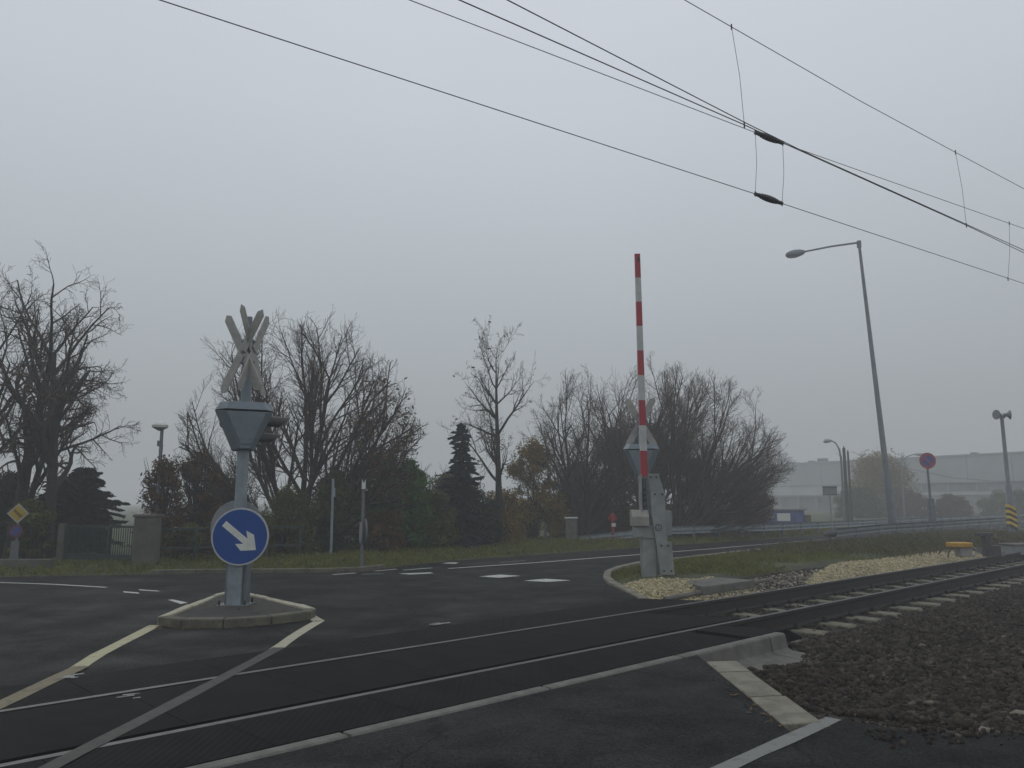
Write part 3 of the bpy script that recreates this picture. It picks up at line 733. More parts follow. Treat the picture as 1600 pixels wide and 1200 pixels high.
for dx, dz in ((0.0, 0.02), (0.02, -0.015), (-0.02, -0.015)): B().tube([(0.12+dx, -0.19, 1.08+dz), (0.12+dx, -0.196, 1.08+dz)], 0.012, 8).build('emblem_dot', M['visor'], ck)
# open frame left of the arm
fl = B().box((-0.205, 0.05, 1.80), (0.03, 0.30, 0.80)).build('frame_side', M['barr_grey'], bar, bevel=0.006)
B().box((-0.12, 0.22, 1.75), (0.16, 0.02, 0.74)).build('frame_back', M['visor'], bar)
B().tube([(-0.13, 0.02, 1.42), (-0.13, 0.02, 2.16)], 0.022, 10).build('spring_rod', M['galv_dark'], bar)
B().tube([(-0.08, 0.06, 1.40), (-0.08, 0.06, 2.10)], 0.014, 8).build('spring_rod', M['galv_dark'], bar)
for zz in (1.5, 1.62, 1.74, 1.86): B().tube([(-0.13, 0.02, zz), (-0.13, 0.02, zz + 0.05)], 0.045, 12).build('spring_coil', M['visor'], bar)
z0, z1 = 2.16, 7.13; nb = 9
for k in range(nb):
    za, zb = z0 + (z1-z0)*k/nb, z0 + (z1-z0)*(k+1)/nb
    lean = lambda z: -0.115 - 0.008*(z - z0)
    wa, wb = 0.152 - 0.0022*(za-z0)*3, 0.152 - 0.0022*(zb-z0)*3
    vs = []
    for z, w in ((za, wa), (zb, wb)):
        for a, b in ((-1,-1), (1,-1), (1,1), (-1,1)): vs.append((lean(z) + a*w/2, 0.06 + b*0.045, z))
    MB().add(vs, [(0,3,2,1), (4,5,6,7), (0,1,5,4), (1,2,6,5), (2,3,7,6), (3,0,4,7)]).build('arm_band', M['armred'] if k % 2 == 0 else M['armwhite'], bar)
B().box((lean(z1) + 0.02, 0.0, z1 - 0.12), (0.05, 0.04, 0.08)).build('arm_lamp', M['visor'], bar, bevel=0.006)

# ------------------------------------------------------------------ overhead wires
def plane_hit(px, py, a, b):
    """hit of the view ray with the vertical plane through a and b"""
    d = ray(px, py); e = Vector((b.x-a.x, b.y-a.y, 0)); nn = Vector((-e.y, e.x, 0))
    k = nn.dot(Vector((a.x, a.y, 0))) / nn.dot(d)
    return Vector((d.x*k, d.y*k, CAM_H + d.z*k))
def ext(p, q, L): return q + (q-p).normalized()*L
def wire(pts, r, label, l0=12, l1=60, name='overhead_wire'):
    pts = [ext(pts[1], pts[0], l0)] + pts + [ext(pts[-2], pts[-1], l1)]
    mb = MB(); mb.tube(pts, r, 6); return tag(mb.build(name, M['wire'], smooth=True), label, 'wire', 'wires above the railway')
w1 = [G(250, 0, 5.6), G(1180, 303, 5.6), G(1222, 318, 5.6), G(1600, 443, 5.6)]
wire(w1, 0.0048, 'lowest overhead wire, carrying the lower insulator')
w2 = [plane_hit(x, y, w1[0], w1[3]) for x, y in ((640, 0), (1180, 207), (1223, 224), (1577, 349), (1600, 357))]
wire(w2, 0.0045, 'thin overhead wire carrying the upper insulator')
w3 = [G(718, 0, 5.9), G(1163, 195, 5.9), G(1225, 224, 5.9), G(1510, 352, 5.9), G(1600, 395, 5.9)]
wire(w3, 0.0058, 'overhead contact wire just above the upper insulator')
w4 = [G(793, 0, 5.95), G(1165, 192, 5.95), G(1250, 234, 5.92), G(1510, 350.5, 5.9), G(1600, 391, 5.9)]
wire(w4, 0.0056, 'overhead wire closing in on the contact wire from above')
w5 = [AT(1143, 42, w3[1].y), AT(1320, 140, (w3[1].y + w3[3].y)/2 - 1.0), AT(1493, 238, w3[3].y)]
w5 = [w5[0], w5[0].lerp(w5[2], 0.5) - Vector((0,0,0.03)), w5[2]]
wire([AT(1070, 0, w3[1].y - 0.55)] + w5 + [AT(1600, 295, w3[4].y)], 0.0047, 'topmost overhead messenger wire')
def dropper(a, b, label):
    m_ = (a+b)/2 + Vector((0.02, 0, 0)); mb = MB(); mb.tube([a, m_, b], 0.0032, 5)
    o = mb.build('dropper_wire', M['wire'])
    for p in (a, b): MB().tube([p - Vector((0,0,0.035)), p + Vector((0,0,0.035))], 0.009, 6).build('clamp', M['wire'], o)
    return tag(o, label, 'wire', 'droppers between the overhead wires')
dropper(w5[0], w3[1], 'dropper on the topmost wire, left of the insulators')
dropper(w5[2], w3[3], 'dropper on the topmost wire, above the street lamp side')
dropper(w2[1], w1[1], 'dropper at the left end of both insulators')
dropper(w2[2], w1[2], 'dropper at the right end of both insulators')
dropper(w2[3], plane_hit(1575, 436, w1[0], w1[3]), 'dropper at the right edge of the picture')
def insulator(a, b, label):
    mb = MB(); d = b - a; N = 22; pts, rs_ = [], []
    for k in range(N+1):
        f = k/N; pts.append(a + d*f)
        env = 0.016 + 0.026*math.sin(math.pi*min(1, max(0, (f-0.08)/0.84)))**0.6 if 0.08 < f < 0.92 else 0.016
        rs_.append(env * (1.12 if k % 2 else 0.70))
    mb.tube(pts, rs_, 12); o = mb.build('insulator', M['porcelain'], smooth=False)
    for p, q in ((a, a + d*0.1), (b - d*0.1, b)): MB().tube([p, q], 0.024, 8).build('end_fitting', M['wire'], o)
    return tag(o, label, 'insulator', 'insulators in the overhead wires')
insulator(w2[1], w2[2], 'upper ribbed insulator in the overhead wires')
insulator(w1[1], w1[2], 'lower ribbed insulator in the overhead wires')

# ------------------------------------------------------------------ street lamps and poles
def base_at(px, Y, z=None):
    p = AT(px, 800, Y); return Vector((p.x, Y, tz(p.x, Y) if z is None else z))
def z_of(py, Y): return AT(800, py, Y).z
# tall lamp on the right
Y = 38.5; b0 = G(1397, 838); top = AT(1342, 379, Y)
lamp = thing('street_lamp', 'tall leaning street lamp with single arm beside the right hand road', 'street lamp', (b0.x, b0.y, 0))
tp = top - Vector((b0.x, b0.y, 0))
MB().tube([(0,0,-0.1), tp*0.18, tp*0.2, tp], [0.19, 0.185, 0.14, 0.065], 16).build('column', M['lampgrey'], lamp, smooth=True)
MB().tube([tp - Vector((0,0,0.25)), tp + Vector((0,0,0.08))], 0.11, 12).build('bracket', M['lampgrey'], lamp)
hd = AT(1258, 393, Y - 1.2) - Vector((b0.x, b0.y, 0))
MB().tube([tp, tp.lerp(hd, 0.5) + Vector((0,0,0.04)), hd], [0.05, 0.045, 0.042], 10).build('arm', M['lampgrey'], lamp, smooth=True)
h2 = AT(1228, 399, Y - 1.6) - Vector((b0.x, b0.y, 0)); dv = h2 - hd
pts = [hd + dv*f for f in (0, 0.08, 0.25, 0.5, 0.75, 0.92, 1.0)]
hdo = MB().tube(pts, [0.05, 0.09, 0.15, 0.185, 0.175, 0.12, 0.04], 14).build('lamp_head', M['lampgrey'], lamp, smooth=True)
MB().tube([p - Vector((0,0,0.07)) for p in pts[1:-1]], [0.05, 0.10, 0.14, 0.13, 0.07], 12).build('lamp_bowl', M['lampglass'], hdo, smooth=True)
# mushroom lamp on the left, behind the gate
Y = 22.5; b = base_at(245, Y); H = z_of(668, Y) - b.z
l2 = thing('park_lamp', 'slim lamp post with pale mushroom head above the gate pillar', 'lamp', b)
MB().tube([(0,0,-0.1), (0,0,H-0.06)], [0.055, 0.045], 12).build('column', M['lampgrey'], l2, smooth=True)
MB().box((-0.04, -0.02, H-0.45), (0.10, 0.10, 0.16)).build('photocell_box', M['lampgrey'], l2, bevel=0.01)
MB().tube([(-0.06,0,H-0.06), (-0.06,0,H), (-0.06,0,H+0.06), (-0.06,0,H+0.14), (-0.06,0,H+0.17)], [0.10, 0.21, 0.22, 0.16, 0.04], 20).build('lamp_head', M['signwhite'], l2, smooth=True)
MB().tube([(-0.06,0,H-0.09), (-0.06,0,H-0.02)], [0.05, 0.16], 16).build('lamp_bowl', M['visor'], l2, smooth=True)
# far swan-neck lamps
def swan(px, pyt, Y, dx, label, out):
    b = base_at(px, Y); H = z_of(pyt, Y) - b.z
    t = thing('street_lamp', label, 'street lamp', b)
    pts = [(0,0,-0.1), (0,0,H*0.78)] + [(out*(1-math.cos(a)), 0, H*0.78 + H*0.20*math.sin(a)) for a in (0.5, 1.0, 1.45)]
    MB().tube(pts, [0.09, 0.07, 0.06, 0.05, 0.04], 10).build('column', M['lampgrey'], t, smooth=True)
    e = Vector(pts[-1])
    MB().tube([e, e + Vector((out*0.3,0,0.02)), e + Vector((out*0.75,0,-0.02)), e + Vector((out*0.95,0,-0.08))], [0.05, 0.13, 0.15, 0.05], 12).build('lamp_head', M['lampglass'], t, smooth=True)
    return t
swan(1319, 686, 55, 0, 'far swan neck lamp next to the wooden poles', -0.62)
swan(1413, 708, 72, 0, 'faint far lamp arching towards the no parking sign', 1.3)
for px, pyt, Y, r, lab in ((1324, 700, 56, 0.12, 'thicker dark wooden pole before the warehouse'), (1330, 706, 58, 0.085, 'thinner dark wooden pole before the warehouse')):
    b = base_at(px, Y); H = z_of(pyt, Y) - b.z
    t = thing('utility_pole', lab, 'pole', b, group='wooden poles before the warehouse')
    MB().tube([(0,0,-0.2), (0.02,0,H)], [r*1.15, r*0.85], 10).build('pole', M['wood'], t, smooth=True)
    MB().tube([(0.02,0,H), (0.02,0,H+0.14)], [0.05, 0.03], 8).build('insulator', M['porcelain'], t)
cab = MB(); q0, q1 = AT(1330, 706, 58), AT(1600, 752, 80)
cab.tube([q0, q0.lerp(q1, 0.25) - Vector((0,0,0.55)), q0.lerp(q1, 0.5) - Vector((0,0,0.75)), q0.lerp(q1, 0.75) - Vector((0,0,0.5)), q1], 0.016, 5)
tag(cab.build('cable', M['wire'], smooth=True), 'thin cable sagging from the wooden poles to the right', 'cable')

# loudspeaker mast with striped guard
b = G(1583, 838); b.z = 0
t = thing('loudspeaker_mast', 'slim mast with two horn loudspeakers and striped foot at far right', 'loudspeaker', b)
Yh = b.y; tpz = z_of(650, Yh); tx = AT(1565, 650, Yh).x - b.x
MB().tube([(0,0,-0.1), (tx*0.45,0,tpz*0.42), (tx*0.45,0,tpz*0.43), (tx,0,tpz)], [0.15, 0.14, 0.095, 0.08], 12).build('mast', M['lampgrey'], t, smooth=True)
for sx in (-1, 1):
    c = Vector((tx, -0.05, tpz + 0.05))
    hn = MB().tube([c + Vector((sx*0.05,0,0)), c + Vector((sx*0.22,-0.05,0)), c + Vector((sx*0.33,-0.08,0.0))], [0.07, 0.10, 0.24], 16).build('horn', M['lampgrey'], t, smooth=True)
MB().box((tx, 0, tpz - 0.05), (0.30, 0.12, 0.12)).build('bracket', M['lampgrey'], t, bevel=0.01)
gz0, gz1 = z_of(826, Yh), z_of(791, Yh)
gx = lambda z: tx*z/tpz
for k in range(8):
    za, zb = gz0 + (gz1-gz0)*k/8, gz0 + (gz1-gz0)*(k+1)/8
    sk = 0.09
    vs = []
    for y in (-0.17, 0.15):
        vs += [(gx(za)-0.16, y, za + sk), (gx(za)+0.16, y, za - sk), (gx(zb)+0.16, y, zb - sk), (gx(zb)-0.16, y, zb + sk)]
    MB().add(vs, [(0,1,2,3), (4,7,6,5), (0,4,5,1), (1,5,6,2), (2,6,7,3), (3,7,4,0)]).build('stripe', M['signyellow'] if k % 2 else M['black'], t)

# ------------------------------------------------------------------ signs
def rot_disc_sign(t, c, r, nrm, red=True, slash=True, rim='signred'):
    n_ = Vector(nrm).normalized(); mb = MB(); disc(mb, c, r, n_, 0.012, 36); p = mb.build('sign_plate', M[rim], t)
    mb = MB(); disc(mb, Vector(c) + n_*0.0125, r*0.70, n_, 0.003, 36); mb.build('blue_face', M['blue_dull'], p)
    e2 = Vector((0,0,1)); e1 = e2.cross(n_).normalized()
    if slash:
        a = math.radians(-45)
        pts = [(x*math.cos(a) - y*math.sin(a), x*math.sin(a) + y*math.cos(a)) for x, y in ((-r*.72, -r*.11), (r*.72, -r*.11), (r*.72, r*.11), (-r*.72, r*.11))]
        MB().prism(pts, e1, e2, n_, 0.002, Vector(c) + n_*0.016).build('red_slash', M[rim], p)
    return p
b = G(1459, 836); b.z = 0; Y = b.y
t = thing('no_parking_sign', 'round no parking sign on grey post in the weeds', 'road sign', b)
zc = z_of(720, Y); tx = AT(1448, 720, Y).x - b.x
MB().tube([(0,0,-0.1), (tx*0.5,0,zc*0.45), (tx*0.5,0,zc*0.46), (tx,0,zc + 0.2)], [0.10, 0.095, 0.06, 0.05], 12).build('post', M['galv_dark'], t, smooth=True)
rot_disc_sign(t, (tx, -0.08, zc), 0.40, (-0.05, -1, 0))
MB().box((tx*0.5 + 0.02, 0.05, zc*0.25), (0.34, 0.16, zc*0.48)).build('cable_riser', M['lampgrey'], t, bevel=0.01)
# end of priority road sign and no stopping sign at far left
Y = 19.9; b = base_at(30, Y)
t = thing('priority_sign_post', 'post with yellow end of priority diamond over a round sign at far left', 'road sign', b)
MB().tube([(0,0,-0.1), (0,0,z_of(795, Y) - b.z)], 0.03, 10).build('post', M['galv_dark'], t, smooth=True)
zc = z_of(802, Y) - b.z; n_ = Vector((0.25, -1, 0)).normalized(); e1 = Vector((0,0,1)).cross(n_).normalized(); e2 = Vector((0,0,1))
r = 0.245
dm = lambda q: [(0, -q), (q, 0), (0, q), (-q, 0)]
pl = MB().prism(dm(r), e1, e2, n_, 0.01, (0, -0.04, zc)).build('diamond_plate', M['dullwhite'], t)
MB().prism(dm(r*0.78), e1, e2, n_, 0.003, Vector((0, -0.04, zc)) + n_*0.0105).build('yellow_face', M['mid_yellow'], pl)
for k in range(4):
    o_ = (k - 1.5)*0.022
    s5 = 0.7071; L = r*0.70
    p4 = [(-L*s5 - o_*s5, L*s5 - o_*s5), (L*s5 - o_*s5, -L*s5 - o_*s5), (L*s5 - (o_+.012)*s5, -L*s5 - (o_+.012)*s5), (-L*s5 - (o_+.012)*s5, L*s5 - (o_+.012)*s5)]
    p4 = [(a*0.72, c*0.72) for a, c in p4]
    MB().prism(p4, e1, e2, n_, 0.002, Vector((0, -0.04, zc)) + n_*0.014).build('black_stripe', M['black'], pl)
rot_disc_sign(t, (0, -0.05, z_of(830, Y) - b.z), 0.15, (0.2, -1, 0), rim='dull_red')
MB().box((0, -0.05, z_of(862, Y) - b.z), (0.20, 0.012, 0.52)).build('grey_panel', M['dull_grey'], t)
# two sign posts by the far verge
Y = 23.4; b = base_at(519, Y); H = z_of(748, Y) - b.z
t = thing('sign_post', 'bare pale post in front of the hedge, left of the pair', 'post', b)
MB().tube([(0,0,-0.1), (0,0,H)], 0.040, 10).build('post', M['galv'], t, smooth=True)
MB().box((0.03, -0.03, H*0.82), (0.10, 0.06, 0.26)).build('clamp_box', M['galv'], t, bevel=0.008)
Y = 19.7; b = base_at(567, Y, 0.05); H = z_of(750, Y) - b.z
t = thing('sign_post', 'post with edge-on disc and small white top plate on the kerbed verge', 'road sign', b)
MB().tube([(0,0,-0.1), (0,0,H)], 0.038, 10).build('post', M['galv_dark'], t, smooth=True)
mb = MB(); disc(mb, (0.05, 0.03, z_of(830, Y) - b.z), 0.30, (0.90, 0.34, 0), 0.012, 30); mb.build('disc', M['plate_grey'], t)
mb = MB(); disc(mb, (-0.03, -0.03, z_of(833, Y) - b.z), 0.26, (-0.94, -0.30, 0), 0.012, 30); mb.build('disc', M['plate_grey'], t)
tp_ = MB().box((0.01, -0.05, H - 0.10), (0.12, 0.03, 0.28)).build('top_plate', M['visor'], t)
MB().prism([(-0.045,-0.12), (0.045,-0.12), (0.045,0.12), (0.012,0.04), (-0.012,0.04), (-0.045,0.12)], (1,0,0), (0,0,1), (0,-1,0), 0.003, (0.015, -0.0655, H-0.10)).build('white_mark', M['signwhite'], tp_)
# rectangular sign seen from behind near the guardrail end
b = G(1302, 843); b.z = 0; Y = b.y
t = thing('direction_sign', 'rectangular sign seen from behind on a thin pole before the guardrail', 'road sign', b)
zt = z_of(761, Y); tx = AT(1296, 770, Y).x - b.x
MB().tube([(0,0,-0.1), (tx,0,zt)], [0.035, 0.03], 8).build('pole', M['lampglass'], t, smooth=True)
sp = MB().box((tx, -0.05, z_of(767, Y)), (0.62, 0.02, 0.40)).build('sign_panel', M['plate_grey'], t)
for s_ in (-1, 1): MB().box((tx, -0.065, z_of(767, Y) + s_*0.17), (0.64, 0.03, 0.035)).build('stiffener', M['galv_dark'], sp)

# ------------------------------------------------------------------ roadside bits on the far side
Y = 32.5; b = base_at(892, Y); w = 0.46
t = thing('concrete_marker', 'squat pale concrete marker in the far grass by the guardrail ramp', 'marker', b)
H = z_of(809, Y) - b.z
MB().box((0,0,H/2 - 0.1), (w, 0.36, H + 0.12)).build('body', M['concrete'], t, bevel=0.02)
MB().box((0,0,H), (w + 0.06, 0.42, 0.06)).build('cap', M['signwhite'], t, bevel=0.012)
Y = 33.2; b = base_at(957, Y); H = z_of(801, Y) - b.z
t = thing('fire_hydrant', 'red fire hydrant with white plate under the bare trees', 'hydrant', b)
MB().tube([(0,0,-0.1), (0,0,H*0.7), (0,0,H*0.72), (0,0,H*0.9), (0,0,H*0.97), (0,0,H)], [0.07, 0.07, 0.11, 0.11, 0.07, 0.02], 14).build('barrel', M['hydred'], t, smooth=True)
for s_ in (-1, 1): MB().tube([(0,0,H*0.78), (s_*0.19,0,H*0.78)], 0.055, 10).build('outlet', M['hydred'], t)
MB().box((0.03, -0.085, H*0.55), (0.17, 0.015, 0.14)).build('white_plate', M['signwhite'], t)
MB().box((0, 0, H*0.86), (0.3, 0.05, 0.06)).build('spindle_bar', M['hydred'], t)

# guard rails
def guardrail(path, label, posts_step, mat_, name='guardrail'):
    t = thing(name, label, 'guardrail', (0,0,0))
    prof = [(0, 0.155), (-0.03, 0.14), (-0.08, 0.10), (-0.08, 0.06), (-0.02, 0.02), (-0.02, -0.02), (-0.08, -0.06), (-0.08, -0.10), (-0.03, -0.14), (0, -0.155),
            (0.012, -0.155), (-0.015, -0.13), (-0.06, -0.095), (-0.06, -0.065), (0, -0.03), (0, 0.03), (-0.06, 0.065), (-0.06, 0.095), (-0.015, 0.13), (0.012, 0.155)]
    P = [Vector(p) for p in path]
    tot = 0; last = -posts_step
    segs = []
    for a, c in zip(P[:-1], P[1:]):
        L = (c-a).length; k = max(1, round(L/4.0))
        for j in range(k): segs.append((a.lerp(c, j/k), a.lerp(c, (j+1)/k)))
    pm = None
    for i, (a, c) in enumerate(segs):
        d = (c-a); d.z = 0; d.normalize(); nn = Vector((-d.y, d.x, 0))
        vs = [a - nn*x + Vector((0,0,z)) for x, z in prof] + [c - nn*x + Vector((0,0,z)) for x, z in prof]
        n = len(prof)
        MB().add(vs, [(j, (j+1) % n, n+(j+1) % n, n+j) for j in range(n)]).build('beam', mat_, t, smooth=True)
        for f in (0.0, 0.5):
            q = a.lerp(c, f)
            if q.z < 0.3: continue
            if pm is None: pm = MB().box((0,0,0), (0.09, 0.12, 0.85)).build('post', M['galv_dark'], t); po = pm
            else: po = inst(pm, 'post', t, (0,0,0))
            po.location = q + nn*(0.07) + Vector((0,0,-0.33)); po.rotation_euler.z = math.atan2(d.y, d.x)
    return t
a0, a1 = AT(903, 845, 33.2), AT(1000, 836, 33.0)
gr1 = guardrail([(a0.x, a0.y, a0.z + 0.05), (6.3, 33.0, 0.47), (9.0, 35.2, 0.47), tuple(ST(34, 18.45, 0.47)), tuple(ST(60, 18.7, 0.47)), tuple(ST(150, 18.7, 0.47))],
    'pale steel guardrail along the far side of the road, ramped down at its end', 2.0, M['galv'])
gr2 = guardrail([tuple(ST(31.4, 14.15, 0.40)), tuple(ST(36, 14.1, 0.50)), tuple(ST(60, 14.1, 0.55)), tuple(ST(150, 14.1, 0.55))],
    'dark steel guardrail on the near side of the road, starting with a rounded end', 2.0, M['galv_dark'])
e_ = ST(31.4, 14.15, 0.40)
MB().tube([e_ + Vector((0.1,0.1,0.0)), e_ + Vector((-0.35,-0.32,-0.02)), e_ + Vector((-0.5,-0.45,-0.06))], [0.15, 0.12, 0.04], 14).build('end_terminal', M['visor'], gr2, smooth=True)
b = AT(1263, 808, 58); 
t = thing('yellow_barrier_box', 'small dull yellow and black box beyond the guardrail near the blue shed', 'box', (b.x, b.y, tz(b.x, b.y)))
MB().box((0,0,0.31), (0.30, 0.3, 0.62)).build('body', M['drygrass'], t, bevel=0.03)
MB().box((-0.27,0,0.31), (0.22, 0.3, 0.62)).build('black_side', M['black'], t, bevel=0.03)

# track-side equipment
pb = G(1500, 869); pb.z = -0.02
t = thing('point_machine_box', 'yellow topped equipment box on legs beside the track', 'equipment box', pb)
MB().box((0.0, 0, 0.36), (0.60, 0.45, 0.14)).build('yellow_lid', M['yellowbox'], t, bevel=0.025)
MB().box((0.12, 0.02, 0.15), (0.36, 0.34, 0.28)).build('body', M['barr_beige'], t, bevel=0.02)
MB().box((-0.02, -0.1, 0.14), (0.05, 0.05, 0.30)).build('leg', M['visor'], t)
MB().tube([(-0.26, -0.05, 0.30), (-0.38, -0.1, 0.16), (-0.44, -0.15, 0.0)], 0.025, 8).build('cable', M['visor'], t)
MB().tube([(0.28, -0.05, 0.30), (0.44, -0.1, 0.24), (0.42, -0.12, 0.10), (0.33, -0.12, 0.02)], 0.03, 8).build('cable', M['barr_beige'], t, smooth=True)
pb = G(1543, 868); pb.z = -0.02
t = thing('signal_stand', 'black dwarf equipment stand right of the yellow box', 'equipment box', pb)
MB().box((0, 0, 0.30), (0.20, 0.20, 0.62)).build('stem', M['visor'], t, bevel=0.01)
MB().box((-0.05, 0, 0.66), (0.46, 0.22, 0.10)).build('head', M['visor'], t, bevel=0.02)
MB().box((0.22, 0, 0.16), (0.30, 0.22, 0.34)).build('case', M['visor'], t, bevel=0.02)
MB().box((0.38, 0.05, 0.07), (0.20, 0.3, 0.16)).build('foot', M['lampgrey'], t, bevel=0.02)
pb = G(1592, 862); pb.z = -0.03
t = thing('cable_pit', 'low grey concrete cable pit at the right edge beside the rail', 'cable pit', pb)
MB().box((0.15, 0, 0.10), (1.0, 0.8, 0.30)).build('pit', M['plate_grey'], t, bevel=0.02)
MB().box((0.15, 0, 0.27), (1.1, 0.9, 0.05)).build('lid', M['concrete'], t, bevel=0.012)
# flat concrete slab in the gravel right of the barrier
sl = [G(1062, 908), G(1120, 904), G(1180, 908), G(1098, 919)]
mb = MB(); mb.prism([(p.x, p.y) for p in sl], (1,0,0), (0,1,0), (0,0,1), 0.16, (0,0,-0.135)); tag(mb.build('concrete_slab', M['concrete'], bevel=0.012), 'flat grey concrete slab lying in the gravel by the barrier', 'slab')
ls = [ST(12.2, 8.62), ST(16.6, 8.9)]
mb = MB(); mb.tube([ls[0] + Vector((0,0,-0.10)), ls[1] + Vector((0,0,-0.06))], 0.045, 8); tag(mb.build('cable_duct', M['concrete'], smooth=True), 'thin pale cable duct lying along the gravel edge', 'duct')

# kerb round the nose of the verge at the barrier
kn = thing('kerb_row', 'curved pale kerb around the gravel nose at the barrier', 'kerb', (0,0,0))
path = [Vector((p[0], p[1], 0)) for p in [far_a[1]] + far_nose + far_b[:2]]
acc = []
for a, c in zip(path[:-1], path[1:]):
    k = max(1, round((c-a).length/0.8))
    for j in range(k): acc.append(a.lerp(c, j/k))
acc.append(path[-1])
for i in range(len(acc)-1):
    a, c = acc[i], acc[i+1]; d = (c-a).normalized(); nn = Vector((d.y, -d.x, 0))
    q = [a + d*0.005, c - d*0.005, c - d*0.005 + nn*0.16, a + d*0.005 + nn*0.16]
    MB().prism([(v.x, v.y) for v in q], (1,0,0), (0,1,0), (0,0,1), 0.30, (0,0,-0.27 + 0.04*min(1, i/5.0))).build('kerb_stone', M['kerb'], kn, bevel=0.015)
# kerb of the far verge with the sign post
kf = thing('kerb_row', 'dark kerb of the raised verge behind the traffic island', 'kerb', (0,0,0))
path = [Vector((p[0], p[1], 0)) for p in (P2(ST(11.9, 16.72)), P2(ST(11.7, 16.55)), P2(ST(10.8, 16.30)), (-4.7, 18.90), (-6.2, 18.80), (-8.2, 18.55))]
acc = []
for a, c in zip(path[:-1], path[1:]):
    k = max(1, round((c-a).length/0.9))
    for j in range(k): acc.append(a.lerp(c, j/k))
acc.append(path[-1])
for i in range(len(acc)-1):
    a, c = acc[i], acc[i+1]; d = (c-a).normalized(); nn = Vector((d.y, -d.x, 0))
    q = [a + d*0.005, c - d*0.005, c - d*0.005 + nn*0.18, a + d*0.005 + nn*0.18]
    MB().prism([(v.x, v.y) for v in q], (1,0,0), (0,1,0), (0,0,1), 0.30, (0,0,-0.21)).build('kerb_stone', M['mossy'], kf, bevel=0.015)

# ------------------------------------------------------------------ gate, pillars, fence on the left
Y = 20.4
def pillar(px0, px1, pyt, Y, label, cap):
    x0, x1 = AT(px0, 800, Y).x, AT(px1, 800, Y).x; xc = (x0+x1)/2; zb = tz(xc, Y); H = z_of(pyt, Y) - zb
    t = thing('gate_pillar', label, 'pillar', (xc, Y, zb))
    MB().box((0,0,H/2 - 0.08), (x1-x0, (x1-x0)*0.95, H + 0.16)).build('shaft', M['plaster'], t, bevel=0.02)
    if cap: MB().box((0,0,H + 0.035), (x1-x0 + 0.05, (x1-x0) + 0.05, 0.07)).build('cap', M['plaster'], t, bevel=0.02)
    return t
pillar(217, 248, 808, 20.2, 'stout plastered pillar right of the green gate', True)
pillar(95, 105, 818, 20.9, 'slim concrete post left of the green gate', False)
gx0, gx1 = AT(107, 800, 20.9).x, AT(216, 800, 20.3).x
gt = thing('gate', 'dark green metal bar gate with solid lower panel', 'gate', (gx0, 20.9, tz(gx0, 20.9)))
L = gx1 - gx0; dy = -0.5
z0_, z1_, z2_ = 0.12, z_of(868, 20.6) - tz(gx0, 20.9), z_of(823, 20.6) - tz(gx0, 20.9)
gang = math.atan2(dy, L)
R = Matrix.Rotation(gang, 3, 'Z')
for zz in (z1_, z2_, z0_): MB().box(R @ Vector((L/2, 0, zz)), (L, 0.05, 0.05), gang).build('rail', M['gate'], gt)
for fx in (0.01, 0.62, 0.99): MB().box(R @ Vector((L*fx, 0, (z0_+z2_)/2)), (0.07, 0.06, z2_-z0_+0.06), gang).build('stile', M['gate'], gt)
for f0, f1 in ((0.03, 0.60), (0.64, 0.97)): MB().box(R @ Vector((L*(f0+f1)/2, 0, (z0_+z1_)/2)), (L*(f1-f0), 0.02, z1_-z0_-0.06), gang).build('lower_panel', M['gate'], gt)
b0_ = None; nbar = 30
for k in range(nbar):
    f = 0.035 + 0.94*k/(nbar-1)
    if abs(f-0.62) < 0.02: continue
    p = R @ Vector((L*f, 0, (z1_+z2_)/2))
    if b0_ is None: b0_ = MB().box((0,0,0), (0.016, 0.02, z2_-z1_), gang).build('bar', M['gate'], gt); b0_.location = p
    else: inst(b0_, 'bar', gt, p)
# fence right of the pillar
x0, x1 = AT(249, 800, 20.6).x, AT(470, 800, 22.5).x
fn = thing('fence', 'low dark two rail fence half hidden by shrubs right of the gate pillar', 'fence', (x0, 20.6, tz(x0, 20.6)))
L = x1 - x0; fang = math.atan2(1.9, L); R = Matrix.Rotation(fang, 3, 'Z'); L = math.hypot(L, 1.9)
zt = z_of(826, 21) - tz(x0, 20.6)
for zz in (zt, 0.35): MB().box(R @ Vector((L/2, 0, zz)), (L, 0.05, 0.05), fang).build('rail', M['gate'], fn)
for k in range(5): MB().box(R @ Vector((L*k/4, 0, zt/2)), (0.08, 0.08, zt + 0.08), fang).build('post', M['gate'], fn)
# low wall far left
wl = MB().box((0,0,0), (3.4, 0.22, 0.36)); w_ = wl.build('low_wall', M['plaster'], bevel=0.015)
p = AT(10, 893, 19.6); w_.location = (p.x - 0.6, 19.6, tz(p.x, 19.6) + 0.02); tag(w_, 'low pale wall at the far left below the priority sign', 'wall')
# fence posts before the shrubs, one braced
for i, (px, Y, pyt, lab) in enumerate(((585, 25.5, 835, 'thin grey fence post with slanting brace before the green shrubs'), (728, 28.5, 815, 'thin grey fence post below the spruce'), (852, 32, 820, 'thin grey fence post near the concrete marker'))):
    b = base_at(px, Y); H = z_of(pyt, Y) - b.z
    t = thing('fence_post', lab, 'post', b, group='fence posts along the shrubs')
    MB().box((0,0,H/2), (0.09, 0.09, H + 0.1)).build('post', M['plaster'], t, bevel=0.008)
    if i == 0: MB().tube([(0.02, -0.05, H*0.75), (0.30, -0.05, 0.0)], 0.03, 8).build('brace', M['plaster'], t)

